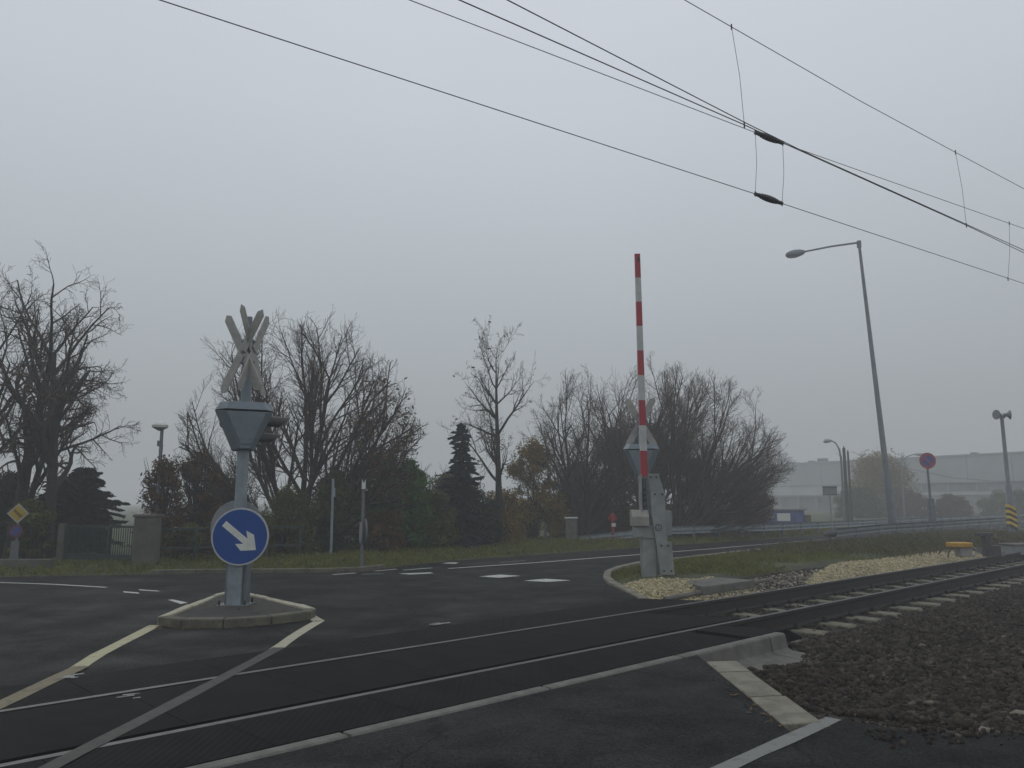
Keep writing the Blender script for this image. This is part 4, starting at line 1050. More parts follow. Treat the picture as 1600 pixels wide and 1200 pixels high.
# ------------------------------------------------------------------ warehouse and shed
WA, WB = Vector((67.0, 104.0, 0)), Vector((44.5, 142.0, 0))
we = (WB - WA).normalized(); wn = Vector((-we.y, we.x, 0))
if wn.dot(Vector((0,-1,0))) < 0: wn = -wn
def WP(px, py):
    p = plane_hit(px, py, WA, WB); return (p - WA).dot(we), p.z
wh = thing('warehouse', 'long pale warehouse fading in the fog behind the guardrail', 'building', WA)
def wbox(a0, a1, z0, z1, d0, d1, name, m, parent=wh):
    c = we*((a0+a1)/2) + wn*((d0+d1)/2) + Vector((0,0,(z0+z1)/2))
    return MB().box(c, (abs(a1-a0), abs(d1-d0), z1-z0), math.atan2(we.y, we.x)).build(name, m, parent)
A0, A1 = -28.0, 56.0; ZT = 7.9
wbox(A0, A1, -0.3, ZT - 0.05, -40, 0, 'hall', M['wh_dark'])
zf = 4.25
npn = 14
for k in range(npn):
    a, c = A0 + (A1-A0)*k/npn, A0 + (A1-A0)*(k+1)/npn
    wbox(a + 0.03, c - 0.03, zf + 0.06, ZT, 0.004, 0.30, 'cladding_panel', M['wh_upper'])
    wbox(a + 0.03, c - 0.03, 2.55, zf - 0.06 if a > 16 else zf - 1.25, 0.004, 0.22, 'white_panel', M['wh_white'])
wbox(A0, A1, ZT + 0.003, ZT + 0.22, -0.5, 0.42, 'parapet', M['wh_upper'])
wbox(A0, A1, zf - 0.055, zf + 0.055, 0.004, 0.34, 'seam_trim', M['wh_dark'])
for k in range(11):
    a = A0 + 1.5 + k*4.0
    if a + 3 > 16.5: break
    w_ = wbox(a, a + 2.9, zf - 1.15, zf - 0.12, 0.005, 0.10, 'window', M['wh_glass'])
    wbox(a + 1.4, a + 1.5, zf - 1.15, zf - 0.12, 0.1, 0.14, 'mullion', M['wh_upper'], w_)
for k in range(10): wbox(18 + k*3.6, 18.35 + k*3.6, -0.2, 2.5, 0.9, 1.25, 'column', M['wh_dark'])  # plinth tone keeps columns low in contrast, haze put into the colour
wbox(17, A1, 2.48, 2.72, 0.25, 1.5, 'canopy', M['wh_dark'])
for k in range(5): wbox(A0 + 3 + k*9, A0 + 6.4 + k*9, -0.2, 2.2, 0.005, 0.12, 'loading_door', M['wh_upper'])
for k, (a, s_) in enumerate(((33, 1.4), (35.5, .8), (40, .9), (8, 0.7), (-3, 0.9))): wbox(a, a + s_, ZT + 0.2, ZT + 0.2 + s_*0.5, -3, -2, 'roof_vent', M['lampgrey'])
# blue shed in front of the warehouse
Y = 58.0; x0, x1 = AT(1190, 800, Y).x, AT(1257, 800, Y).x; zt = z_of(797, Y); zb = -0.3
sh = thing('shed', 'low blue shed with white shutter beyond the guardrail', 'shed', ((x0+x1)/2, Y, zb))
MB().box((0, 2, (zt-zb)/2), (x1-x0, 4, zt-zb)).build('wall', M['shedblue'], sh, bevel=0.03)
MB().box((0, 2, zt-zb + 0.06), (x1-x0 + 0.3, 4.3, 0.12)).build('roof', M['wh_dark'], sh)
c = AT(1224, 808, Y); MB().box((c.x - (x0+x1)/2, -0.05, c.z - zb), (0.92, 0.1, 0.55)).build('shutter', M['signwhite'], sh)
c = AT(1203, 806, Y); MB().box((c.x - (x0+x1)/2, -0.05, c.z - zb), (0.5, 0.1, 0.35)).build('window', M['wh_glass'], sh)
c = AT(1248, 810, Y); MB().box((c.x - (x0+x1)/2, -0.05, c.z - zb - 0.3), (0.5, 0.1, 1.0)).build('door', M['blue_dull'], sh)
Y = 57.0; b = AT(1184, 815, Y); zb = tz(b.x, Y); H = z_of(802, Y) - zb
t = thing('utility_cabinet', 'pale utility cabinet at the left end of the blue shed', 'cabinet', (b.x, Y, zb))
MB().box((0, 0, H/2 - 0.05), (0.5, 0.35, H)).build('body', M['wh_white'], t, bevel=0.02)
MB().box((0, 0, H - 0.02), (0.58, 0.43, 0.06)).build('roof', M['wh_upper'], t, bevel=0.01)
MB().box((0.0, -0.18, H/2), (0.42, 0.015, H*0.8)).build('door', M['wh_upper'], t)

# ------------------------------------------------------------------ trees
def seg_mesh(P, Q, R0, R1, n):
    P, Q = np.asarray(P), np.asarray(Q); R0, R1 = np.asarray(R0)[:, None], np.asarray(R1)[:, None]
    d = Q - P; d /= np.maximum(1e-9, np.linalg.norm(d, axis=1, keepdims=True))
    a = np.where(np.abs(d[:, 2:3]) < 0.9, np.array([[0, 0, 1.0]]), np.array([[0, 1.0, 0]]))
    e1 = np.cross(d, a); e1 /= np.linalg.norm(e1, axis=1, keepdims=True); e2 = np.cross(d, e1)
    V = []
    for k in range(n):
        th = 2*math.pi*k/n; dv = e1*math.cos(th) + e2*math.sin(th); V.append(P + dv*R0); V.append(Q + dv*R1)
    V = np.stack(V, 1)                     # (m, 2n, 3)
    m = len(P); base = (np.arange(m)*2*n)[:, None]
    Fq = np.concatenate([base + np.array([[2*k, 2*((k+1) % n), 2*((k+1) % n)+1, 2*k+1]]) for k in range(n)], 0)
    return V.reshape(-1, 3), Fq
def segs_obj(name, segs, m, parent):
    P = np.array([s[0] for s in segs]); Q = np.array([s[1] for s in segs]); A = np.array([s[2] for s in segs]); Bq = np.array([s[3] for s in segs])
    Vs, Fs, off = [], [], 0
    for lo, hi, n in ((0.045, 9, 8), (0.014, 0.045, 5), (0, 0.014, 3)):
        k = (A >= lo) & (A < hi)
        if k.any():
            v, f = seg_mesh(P[k], Q[k], A[k], Bq[k], n); Vs.append(v); Fs.append(f + off); off += len(v)
    return np_obj(name, np.concatenate(Vs), np.concatenate(Fs), m, parent, smooth=True)
def leaf_mesh(C, size, rng, flat=0.0):
    m = len(C); n = rng.normal(size=(m, 3)); n[:, 2] += flat; n /= np.linalg.norm(n, axis=1, keepdims=True)
    r = rng.normal(size=(m, 3)); e1 = np.cross(n, r); e1 /= np.linalg.norm(e1, axis=1, keepdims=True); e2 = np.cross(n, e1)
    s = (size * rng.uniform(0.6, 1.4, m))[:, None]
    V = np.stack([C - e1*s, C + e2*s*0.42 + n*s*0.12, C + e1*s, C - e2*s*0.42 + n*s*0.12], 1).reshape(-1, 3)
    return V, np.arange(m*4).reshape(-1, 4)
class Tree:
    def __init__(s, seed): s.rng = np.random.default_rng(seed); s.thick = []; s.fine = []; s.ends = []
    def grow(s, p, d, L, r, lev, C):
        rng = s.rng; n = C['seg'][lev]; sl = L/n; rr = r
        last = lev == C['levels']
        for i in range(n):
            d = d + rng.normal(size=3)*C['jit'][lev]; d[2] += C['trop'][lev]; d /= np.linalg.norm(d)
            q = p + d*sl; r1 = max(C['rmin'], r*(1 - (1 - C['tip'])*(i+1)/n))
            (s.thick if lev <= C['thick'] else s.fine).append((p, q, rr, r1)); p, rr = q, r1
            f = (i+1)/n
            if last: s.ends.append(q); continue
            if f >= C['start'][lev]:
                kc = C['kids'][lev]; k = int(kc) + (rng.random() < kc - int(kc))
                for _ in range(k):
                    a = math.radians(rng.normal(C['ang'][lev], 9)); ax = rng.normal(size=3); ax -= d*(ax@d); ax /= np.linalg.norm(ax)
                    cd = d*math.cos(a) + ax*math.sin(a)
                    Lc = L*C['ratio'][lev]*(1 - C['fall'][lev]*f)*rng.uniform(0.7, 1.25)
                    s.grow(p, cd, Lc, max(C['rmin'], min(rr*0.75, r*C['rr'][lev])), lev+1, C)
BASE = dict(levels=4, thick=1, rmin=0.0043, tip=0.35, seg=[5, 7, 6, 4, 3], jit=[0.06, 0.10, 0.13, 0.16, 0.2], trop=[0.05, 0.06, 0.05, 0.03, 0.03],
            start=[0.5, 0.25, 0.15, 0.2], kids=[2.6, 1.7, 1.6, 1.4], ang=[38, 38, 42, 45], ratio=[0.95, 0.52, 0.5, 0.5], fall=[0.3, 0.45, 0.45, 0.3], rr=[0.55, 0.5, 0.5, 0.55])
def bare_tree(px, Y, pyt, label, C, seed, stems, mats, group=None, name='bare_tree', leaves=0, lfm='lf_brown', leafbox=None, lsize=0.05, target_w=None, zscale=None, lean=(0,0), height=None, env=None, grow=1.2):
    b = base_at(px, Y); H = (z_of(pyt, Y) - b.z) if height is None else height
    T = Tree(seed); c = dict(BASE); c.update(C)
    for (dx, dy, dz, Lf, r) in stems:
        d = np.array([dx, dy, dz], float); d /= np.linalg.norm(d)
        T.grow(np.array([dx*0.04, dy*0.04, -0.1]), d, H*Lf, r, 0, c)
    if len(stems) > 1: T.thick.append((np.array([0, 0, -0.15]), np.array([0, 0, 0.28]), 0.13, 0.10))
    t = thing(name, label, 'tree', b, group=group)
    allz = max(s[1][2] for s in T.thick + T.fine); k = H/allz*(grow if env else 1.0)
    xs = [abs(s[1][0]) for s in T.fine]; wmax = np.percentile(xs, 99.5)
    kx = k if target_w is None else min(1.12*k, max(0.78*k, (target_w/2)/wmax))
    sc = np.array([kx, kx, k])
    f = lambda S: [(a*sc + np.array([lean[0]*a[2]*k, lean[1]*a[2]*k, 0]), q*sc + np.array([lean[0]*q[2]*k, lean[1]*q[2]*k, 0]), r0, r1) for a, q, r0, r1 in S]
    TH, FI = f(T.thick), f(T.fine)
    if env:                                   # natural outline of the crown: a slightly uneven dome
        x0_, ax_, zc_ = env; cz = H - zc_
        def inside(q, tol):
            dx = (q[0] - x0_)/ax_; dy = q[1]/ax_; dz = (q[2] - zc_)/(cz if q[2] > zc_ else zc_*1.15)
            a_ = math.atan2(q[2] - zc_, q[0] - x0_)
            lim = 1.0 + 0.05*math.sin(a_*7 + seed) + 0.04*math.sin(a_*13 + 2*seed) + 0.03*math.sin(a_*23)
            return dx*dx + dy*dy*0.8 + dz*dz < (lim + tol)**2
        ends_all = {id(o_[1]) for o_ in T.thick + T.fine}; kept = set()
        def prune(orig, scaled, tol):          # a piece stays only while it still hangs on its branch
            out = []
            for o_, q in zip(orig, scaled):
                if (id(o_[0]) in ends_all and id(o_[0]) not in kept) or not inside(q[1], tol + 0.05*math.sin(q[0][0]*9 + q[0][1]*11)): continue
                kept.add(id(o_[1])); out.append(q)
            return out
        TH = prune(T.thick, TH, -0.03); FI = prune(T.fine, FI, 0.0)
        T.ends = [e for e in T.ends if id(e) in kept]
    segs_obj('trunk', TH, M[mats[0]], t)
    segs_obj('crown', FI, M[mats[1]], t)
    if leaves:
        E = np.array([e*sc for e in T.ends]); 
        if leafbox is not None: E = E[leafbox(E, H)]
        if len(E):
            C_ = E[T.rng.integers(0, len(E), leaves)] + T.rng.normal(size=(leaves, 3))*0.05
            V, Fq = leaf_mesh(C_, lsize, T.rng); np_obj('leaves', V, Fq, M[lfm], t)
    return t
up = lambda *a: a
# left edge: two crooked ivy-dark trees
CROOK = dict(seg=[9, 8, 7, 5, 3], jit=[0.05, 0.10, 0.12, 0.14, 0.18], trop=[0.04, 0.04, 0.0, -0.03, -0.03], ang=[46, 50, 50, 50], kids=[1.6, 0.9, 0.9, 1.0], ratio=[0.62, 0.58, 0.6, 0.55], start=[0.25, 0.2, 0.15, 0.2])
bare_tree(78, 21.2, 404, 'crooked bare tree with dark trunk just left of the gate', CROOK, 11, [(-0.03, 0.0, 1, 0.74, 0.17)], ('bark', 'twig'), 'bare trees left of the gate', target_w=4.6)
bare_tree(22, 22.0, 398, 'crooked bare tree at the left edge behind the priority sign', CROOK, 12, [(0.05, 0.0, 1, 0.70, 0.20), (0.25, 0.1, 1, 0.55, 0.12)], ('bark', 'twig'), 'bare trees left of the gate', target_w=5.2)
bare_tree(-60, 23.5, 420, 'crooked bare tree cut by the left picture edge', CROOK, 13, [(-0.03, 0.0, 1, 0.7, 0.16)], ('bark', 'twig'), 'bare trees left of the gate', target_w=4.6)
# big fan-shaped tree behind the blue sign
FAN = dict(seg=[7, 8, 6, 4, 2], start=[0.28, 0.2, 0.15, 0.2], kids=[1.5, 1.1, 1.0, 1.0], ratio=[0.62, 0.55, 0.58, 0.6], ang=[26, 30, 34, 36], fall=[0.25, 0.4, 0.4, 0.3], rr=[0.6, 0.5, 0.5, 0.55], jit=[0.04, 0.05, 0.07, 0.09, 0.1], trop=[0.01, 0.02, 0.03, 0.04, 0.04])
right_low = lambda E, H: (E[:, 0] > 1.6) & (E[:, 2] < 0.72*H)
bare_tree(470, 25.5, 486, 'broad fan shaped bare tree behind the blue arrow sign', FAN, 24, [(-2.0, .1, 1, .46, .07), (-1.4, 0.3, 1, 0.52, 0.08), (-1.0, -0.3, 1, 0.58, 0.09), (-0.66, 0.3, 1, 0.64, 0.10), (-0.36, -0.3, 1, 0.68, 0.11), (-0.1, 0.25, 1, 0.70, 0.12), (.12, -.25, 1, .70, .12), (0.36, 0.3, 1, 0.69, 0.11), (0.64, -0.3, 1, 0.66, 0.10), (0.95, 0.3, 1, 0.62, 0.09), (1.3, -0.3, 1, 0.58, 0.08), (1.75, 0.2, 1, 0.54, 0.07), (2.3, -.1, 1, .46, .06)], ('bark', 'twig'), env=(0.0, 3.8, 2.7), leaves=1700, leafbox=right_low, lsize=0.065)
# tall tree in the middle
TALL = dict(seg=[12, 7, 5, 4, 2], start=[0.26, 0.2, 0.2, 0.2], kids=[2.6, 1.05, 1.0, 1.0], ang=[54, 42, 44, 45], ratio=[0.44, 0.5, 0.5, 0.5], fall=[0.50, 0.4, 0.4, 0.3], jit=[0.03, 0.09, 0.13, 0.18, 0.2], trop=[0.1, 0.07, 0.05, 0.02, 0], rr=[0.38, 0.5, 0.5, 0.55], tip=0.12)
bare_tree(780, 29.5, 495, 'tall upright bare tree with a single trunk right of the spruce', TALL, 31, [(0.01, 0, 1, 1.0, 0.16)], ('bark', 'twig'), leaves=60, lfm='lf_brown', lsize=0.07, target_w=4.0)
# cluster on the right
FAN2 = dict(FAN, kids=[1.4, 1.05, 0.95, 0.95])
bare_tree(905, 34.0, 585, 'bare multi-stemmed tree between the yellow bush and the barrier', FAN2, 41, [(-1.4, 0.3, 1, 0.52, 0.06), (-1.0, -0.3, 1, 0.58, 0.07), (-0.66, 0.3, 1, 0.64, 0.08), (-0.36, -0.3, 1, 0.68, 0.09), (-0.1, 0.25, 1, 0.70, 0.10), (.12, -.25, 1, .70, .10), (0.36, 0.3, 1, 0.69, 0.09), (0.64, -0.3, 1, 0.66, 0.08), (0.95, 0.3, 1, 0.62, 0.07), (1.3, -0.3, 1, 0.58, 0.06)], ('bark_grey', 'twig'), 'bare trees behind the barrier', env=(-0.1, 2.6, 3.0))
bare_tree(985, 36.0, 562, 'bare tree directly behind the raised barrier arm', FAN2, 42, [(-1.4, 0.3, 1, 0.52, 0.06), (-1.0, -0.3, 1, 0.58, 0.07), (-0.66, 0.3, 1, 0.64, 0.08), (-0.36, -0.3, 1, 0.68, 0.09), (-0.1, 0.25, 1, 0.70, 0.10), (.12, -.25, 1, .70, .10), (0.36, 0.3, 1, 0.69, 0.09), (0.64, -0.3, 1, 0.66, 0.08), (0.95, 0.3, 1, 0.62, 0.07), (1.3, -0.3, 1, 0.58, 0.06)], ('bark_grey', 'twig'), 'bare trees behind the barrier', env=(0.2, 3.1, 3.2))
bare_tree(1055, 35.0, 572, 'broad reddish bare tree right of the barrier arm', FAN, 45, [(-1.1, 0.2, 1, .6, .08), (-0.7, -0.1, 1, 0.64, 0.09), (-0.35, 0.2, 1, 0.70, 0.10), (-.05, -.2, 1, .72, .11), (0.25, 0.2, 1, 0.72, 0.11), (0.55, -0.2, 1, 0.72, 0.10), (0.85, 0.2, 1, 0.72, 0.10), (1.2, -0.3, 1, 0.70, 0.09), (1.6, 0.2, 1, 0.68, 0.08), (2.1, -0.1, 1, 0.64, 0.07), (2.9, .1, 1, .56, .06)], ('bark_grey', 'twig_red'), 'bare trees behind the barrier', env=(0.85, 3.9, 2.9))
bare_tree(1120, 38.0, 640, 'low bare tree nearest the warehouse', FAN, 44, [(-0.9, 0.1, 1, 0.688, 0.07), (-0.4, -0.1, 1, 0.74, 0.08), (0.1, -0.2, 1, 0.74, 0.08), (0.8, 0.2, 1, 0.722, 0.08), (1.4, -0.1, 1, 0.688, 0.07)], ('bark_grey', 'twig_red'), 'bare trees behind the barrier', env=(0.2, 2.7, 2.2), leaves=900, lsize=0.055)

def shrub(px0, px1, pyt, Y, label, lfm, seed, n=9000, lsize=0.05, clumps=26, name='shrub', group=None, twigs=60, base_py=None, shape=1.0, gap=0.55):
    rng = np.random.default_rng(seed); pxc = (px0+px1)/2; b = base_at(pxc, Y); H = z_of(pyt, Y) - b.z
    W = AT(px1, 800, Y).x - AT(px0, 800, Y).x
    t = thing(name, label, 'shrub', b, group=group)
    C = []
    # clumps spread through the volume, smaller and looser near the outline
    cc = []; clumps = int(clumps*1.6)
    while len(cc) < clumps:
        u_ = rng.uniform(-1, 1, 3); z = (u_[2]+1)/2
        rad = math.sqrt(max(0.02, 1 - ((z-0.36)/0.66)**2)) if shape == 1.0 else (1 - z)**0.8
        if u_[0]**2 + u_[1]**2 < 1: cc.append((u_[0]*rad*W/2*0.88, u_[1]*rad*W/2*0.7, max(0.06, z*0.95)*H, rng.uniform(0.16, 0.38)*min(W, H)*0.60))
    n = int(n*1.6); per = n//clumps
    for x, y, z, r in cc:
        q = rng.normal(size=(per, 3)); q /= np.linalg.norm(q, axis=1, keepdims=True)
        q *= (rng.uniform(0, 1, per)**gap)[:, None]*r*np.array([1.15, 1.15, 0.9]); C.append(q + np.array([x, y, z]))
    C = np.concatenate(C); C = C[C[:, 2] > 0.0]
    V, Fq = leaf_mesh(C, lsize, rng, 0.3); np_obj('crown', V, Fq, M[lfm], t)
    segs = []
    for k in range(twigs):
        x, y, z, r = cc[rng.integers(0, len(cc))]; e = np.array([x, y, z]) + rng.normal(size=3)*r*0.8; e[2] = max(0.3, e[2])
        if k % 3 == 0: e = e*np.array([1.12, 1.1, 1.10])
        p = np.array([rng.normal()*0.1, rng.normal()*0.1, 0.0]); m1 = p*0.6 + e*0.4 + np.array([0, 0, 0.2*H]); m1[2] = min(m1[2], max(e[2], 0.3))
        segs += [(p, m1, 0.022, 0.013), (m1, e, 0.013, 0.005)]
        for j in range(3):
            q = m1 + (e-m1)*rng.uniform(0.3, 0.9); segs.append((q, q + (e-m1)*0.35 + rng.normal(size=3)*0.12, 0.007, 0.004))
    segs_obj('trunk', segs, M['bark'], t)
    return t
def conifer(px, Y, pyt, width, label, m, seed, whorls=26, name='spruce_tree', n_br=9, droop=0.25, dense=1.0, col=False):
    rng = np.random.default_rng(seed); b = base_at(px, Y); H = z_of(pyt, Y) - b.z
    t = thing(name, label, 'tree', b)
    segs = [(np.array([0, 0, -0.1 + (H*0.97+0.1)*q/8]), np.array([0, 0, -0.1 + (H*0.97+0.1)*(q+1)/8]), (0.03 + H*0.018)*(1-q/8.3), (0.03 + H*0.018)*(1-(q+1)/8.3)) for q in range(8)]; V = []
    for i in range(whorls):
        z = H*(0.05 + 0.93*(i/(whorls-1))**0.92); f = 1 - z/H
        lump = 0.80 + 0.22*math.sin(i*0.95 + seed) + 0.10*math.sin(i*2.3); R_ = (1.0 if col else lump)*width/2*((f**0.85 if not col else min(1, (f*2.2)**0.6))*rng.uniform(0.62, 1.2) + 0.02)
        for k in range(n_br):
            a = 2*math.pi*(k + rng.uniform(-.35, .35))/n_br + i*0.9; r = R_*rng.uniform(0.45, 1.18)
            d = np.array([math.cos(a), math.sin(a), 0]); p0 = np.array([0, 0, min(H*0.94, max(0.1, z + rng.normal()*H*0.022))]); p1 = p0 + d*r + np.array([0, 0, -droop*r + rng.normal()*(0.04 + 0.12*r)]); pm = (p0+p1)/2 + np.array([0, 0, 0.05*r])
            segs += [(p0, pm, 0.014, 0.009), (pm, p1, 0.009, 0.004)]
            nn = max(4, int(26*r*dense))
            for j in range(nn):
                u_ = (j + rng.random())/nn; q = p0*(1-u_)**2 + 2*pm*u_*(1-u_) + p1*u_**2
                sd_ = np.array([-d[1], d[0], 0])*(1 if j % 2 else -1); ln = (0.10 + 0.16*(1-u_)*min(1, r))*rng.uniform(0.7, 1.3)
                tip = q + sd_*ln + d*ln*0.8 + np.array([0, 0, -0.25*ln + rng.normal()*0.03]); w = d*0.035
                V += [q - w, q + w, tip]; up_ = np.array([0, 0, 0.05]); V += [q - up_, q + up_, tip + rng.normal(size=3)*0.02]
    V = np.array(V); np_obj('crown', V, np.arange(len(V)).reshape(-1, 3), M[m], t)
    segs_obj('trunk', segs, M['bark'], t)
    return t
conifer(720, 28.0, 653, 3.1, 'blue grey spruce left of the tall bare tree', 'needle', 51, whorls=34, n_br=8, dense=2.0, droop=0.14)
conifer(128, 24.2, 726, 1.9, 'dark column conifer behind the green gate', 'needle2', 52, whorls=30, n_br=12, droop=0.0, dense=2.0, name='conifer_tree', col=True)
conifer(95, 25.0, 742, 1.7, 'dark lower conifer between trunk and gate', 'needle2', 53, whorls=26, n_br=12, droop=0.0, dense=2.0, name='conifer_tree', col=True)
shrub(-40, 60, 745, 23.2, 'dark ivy mass around the trunks at far left', 'lf_ivy', 60, 12000, clumps=34)
shrub(20, 84, 780, 20.9, 'mixed dark shrub between the far left trunks', 'lf_mixed', 61, 7000, clumps=22)
shrub(208, 300, 715, 22.6, 'brown leaved shrub rising above the gate pillar', 'lf_brown', 62, 3600, 0.055, clumps=30, twigs=110, gap=0.8)
shrub(270, 350, 700, 23.6, 'brown leaved shrub behind the post of the blue sign', 'lf_brown', 63, 4200, 0.055, clumps=30, twigs=110, gap=0.8)
shrub(250, 330, 820, 21.4, 'low olive shrub right of the gate pillar', 'lf_mixed', 64, 6000, clumps=20)
shrub(330, 430, 790, 22.6, 'low brown shrub at the foot of the fan shaped tree', 'lf_mixed', 65, 6500, clumps=24)
shrub(405, 500, 765, 24.0, 'dull olive shrub right of the blue sign', 'lf_mixed', 66, 7500, clumps=26)
shrub(478, 575, 735, 25.5, 'tall olive brown shrub behind the bare sign post', 'lf_mixed', 67, 9000, clumps=30)
shrub(540, 640, 708, 25.9, 'tall green shrub left of the spruce', 'lf_green', 68, 13000, clumps=40)
shrub(595, 680, 716, 26.2, 'bright green shrub next to the spruce', 'lf_green', 69, 11000, clumps=34)
shrub(565, 640, 800, 25.0, 'low brown shrub before the green shrubs', 'lf_brown', 70, 6000, clumps=24)
shrub(640, 720, 770, 26.5, 'low olive shrub at the foot of the spruce', 'lf_mixed', 71, 7000, clumps=26)
shrub(700, 790, 775, 28.8, 'dark shrub between spruce and tall tree trunk', 'lf_ivy', 72, 7000, clumps=26)
shrub(780, 886, 690, 33.4, 'yellow leaved bush right of the tall bare tree', 'lf_yellow', 73, 9000, 0.06, clumps=36, gap=0.7)
shrub(740, 820, 770, 30.4, 'low yellowish shrub around the tall tree trunk', 'lf_yellow', 74, 4500, 0.055, clumps=24)
shrub(850, 960, 765, 35.0, 'dark shrub below the bare trees left of the barrier', 'lf_ivy', 75, 9000, clumps=34)
shrub(915, 1000, 668, 36.6, 'tall dark ivy clad shrub behind the second crossing signal', 'lf_ivy', 76, 12000, 0.06, clumps=40)
shrub(990, 1060, 660, 37.5, 'tall dark evergreen shrub right of the second crossing signal', 'lf_ivy', 77, 9000, 0.06, clumps=30)
shrub(960, 1060, 780, 34.5, 'low brown shrub behind the barrier drive', 'lf_brown', 78, 8000, clumps=30)
shrub(1040, 1140, 770, 36.5, 'low brown thicket behind the far guardrail', 'lf_brown', 79, 8000, 0.055, clumps=30)
shrub(1110, 1210, 735, 39.5, 'brown thicket at the right end of the trees', 'lf_brown', 80, 6500, 0.06, clumps=34, twigs=140, gap=0.8)
shrub(430, 540, 800, 24.6, 'low dark shrub filling the gap below the fan shaped tree', 'lf_ivy', 801, 7000, clumps=30)
shrub(660, 760, 735, 30.5, 'dark olive thicket behind the spruce', 'lf_mixed', 802, 9000, clumps=36)
shrub(860, 950, 725, 37.0, 'olive thicket behind the concrete marker', 'lf_mixed', 803, 9000, 0.06, clumps=36)
shrub(1050, 1130, 715, 39.0, 'dark thicket inside the reddish bare tree', 'lf_ivy', 804, 8000, 0.06, clumps=34)
shrub(300, 400, 745, 26.5, 'brownish thicket seen behind the blue sign', 'lf_mixed', 805, 7000, clumps=34)
shrub(1325, 1430, 710, 84, 'hazy yellowing bush behind the tall street lamp', 'lf_yellow', 81, 12000, 0.12, clumps=110, gap=0.6)
shrub(1300, 1385, 762, 78, 'hazy dark bush at the wooden poles', 'lf_mixed', 82, 9000, 0.10, clumps=80)
shrub(1370, 1460, 765, 82, 'hazy brown bush left of the no parking sign', 'lf_brown', 83, 9000, 0.10, clumps=80)
shrub(1455, 1520, 775, 78, 'hazy reddish bush right of the no parking sign', 'lf_brown', 84, 7000, 0.10, clumps=70)
shrub(1520, 1650, 768, 84, 'hazy bush behind the loudspeaker mast', 'lf_mixed', 85, 9000, 0.11, clumps=90)
bare_tree(1390, 88, 704, 'hazy thin bare tree behind the tall street lamp', FAN, 90, [(-0.5, 0.1, 1, 0.722, 0.1), (0.3, -0.2, 1, 0.74, 0.1)], ('bark', 'twig'), target_w=4.5)

# ------------------------------------------------------------------ ground cover
def blades(S, T, h, w, m, name, label, seed, lean=0.5):
    rng = np.random.default_rng(seed); X, Y_ = S*UX - T*UY, S*UY + T*UX
    ok = (poly_sd(FAR_ROAD, X, Y_) > 0.16) & (poly_sd(NEAR_ROAD, X, Y_) > 0.12); S, T, X, Y_ = S[ok], T[ok], X[ok], Y_[ok]
    n = len(S); Z = terrain_z(S, T) - 0.01; a = rng.uniform(0, 6.283, n); hh = h*rng.uniform(0.4, 1.3, n); d = np.stack([np.cos(a), np.sin(a), 0*a], 1)
    b0 = np.stack([X, Y_, Z], 1); lv = rng.normal(size=(n, 3)); lv[:, 2] = 0
    V = np.stack([b0 - d*w, b0 + d*w, b0 + lv*lean*0.3*hh[:, None] + np.array([0, 0, 0.6])*hh[:, None] + d*w*0.6, b0 + lv*lean*hh[:, None] + np.array([0, 0, 1.0])*hh[:, None]], 1).reshape(-1, 3)
    k = np.arange(n)[:, None]*4; Fq = np.concatenate([k + np.array([[0, 1, 2]]), k + np.array([[0, 2, 3]])], 0)
    o = np_obj(name, V, Fq, m); return tag(o, label, 'grass', kind='stuff')
r = np.random.default_rng(100)
n = 52000; S = r.uniform(13.4, 34, n); T = r.uniform(9.3, 14.4, n)
keep = smooth_noise(S, T, 1.8, 31) + 0.55*(T - 9.4) - 0.2 > r.uniform(-0.3, 0.6, n); keep &= ~((S < 16.2) & (T < 10.0))
blades(S[keep], T[keep], 0.10, 0.007, M['grass'], 'grass', 'green grass on the verge between railway and road', 101)
n = 60000; S = r.uniform(-2, 46, n); T = 16.4 + r.random(n)**1.6*7.5
blades(S, T, 0.13, 0.009, M['grass'], 'grass', 'green grass strip along the far side of the road', 102)
n = 14000; S = r.uniform(22, 46, n); T = 9.0 + r.random(n)*5.0; keep = smooth_noise(S, T, 1.1, 37) + (S-19)*0.03 > r.uniform(-0.2, 0.75, n)
blades(S[keep], T[keep], 0.20, 0.008, M['drygrass'], 'weeds', 'dry brown weeds on the verge near the street lamp', 103, 0.4)
n = 12000; S = r.uniform(25, 48, n); T = r.uniform(9.2, 14.0, n); keep = smooth_noise(S, T, 0.9, 41) > r.uniform(-0.1, 0.7, n)
blades(S[keep], T[keep], 0.24, 0.012, M['lf_mixed'], 'weeds', 'taller olive weeds on the verge before the guardrail', 104, 0.6)
n = 4200; S = r.uniform(5.8, 8.6, n); T = r.uniform(2.0, 4.4, n); keep = smooth_noise(S, T, 2.2, 43) > r.uniform(0.05, 0.6, n)
blades(S[keep], T[keep], 0.055, 0.0035, M['drygrass'], 'weeds', 'sparse dry weeds in the dirt beside the kerb slabs', 105, 0.8)
# fallen leaves under the hedge
n = 5000; S = r.uniform(2, 30, n); T = 18 + r.random(n)*5; X, Y_ = S*UX - T*UY, S*UY + T*UX; ok = poly_sd(FAR_ROAD, X, Y_) > 0.1
C_ = np.stack([X[ok], Y_[ok], terrain_z(S[ok], T[ok]) + 0.03], 1); V, Fq = leaf_mesh(C_, 0.04, r, 2.0)
tag(np_obj('fallen_leaves', V, Fq, M['lf_brown']), 'fallen brown leaves below the hedge', 'leaves', kind='stuff')

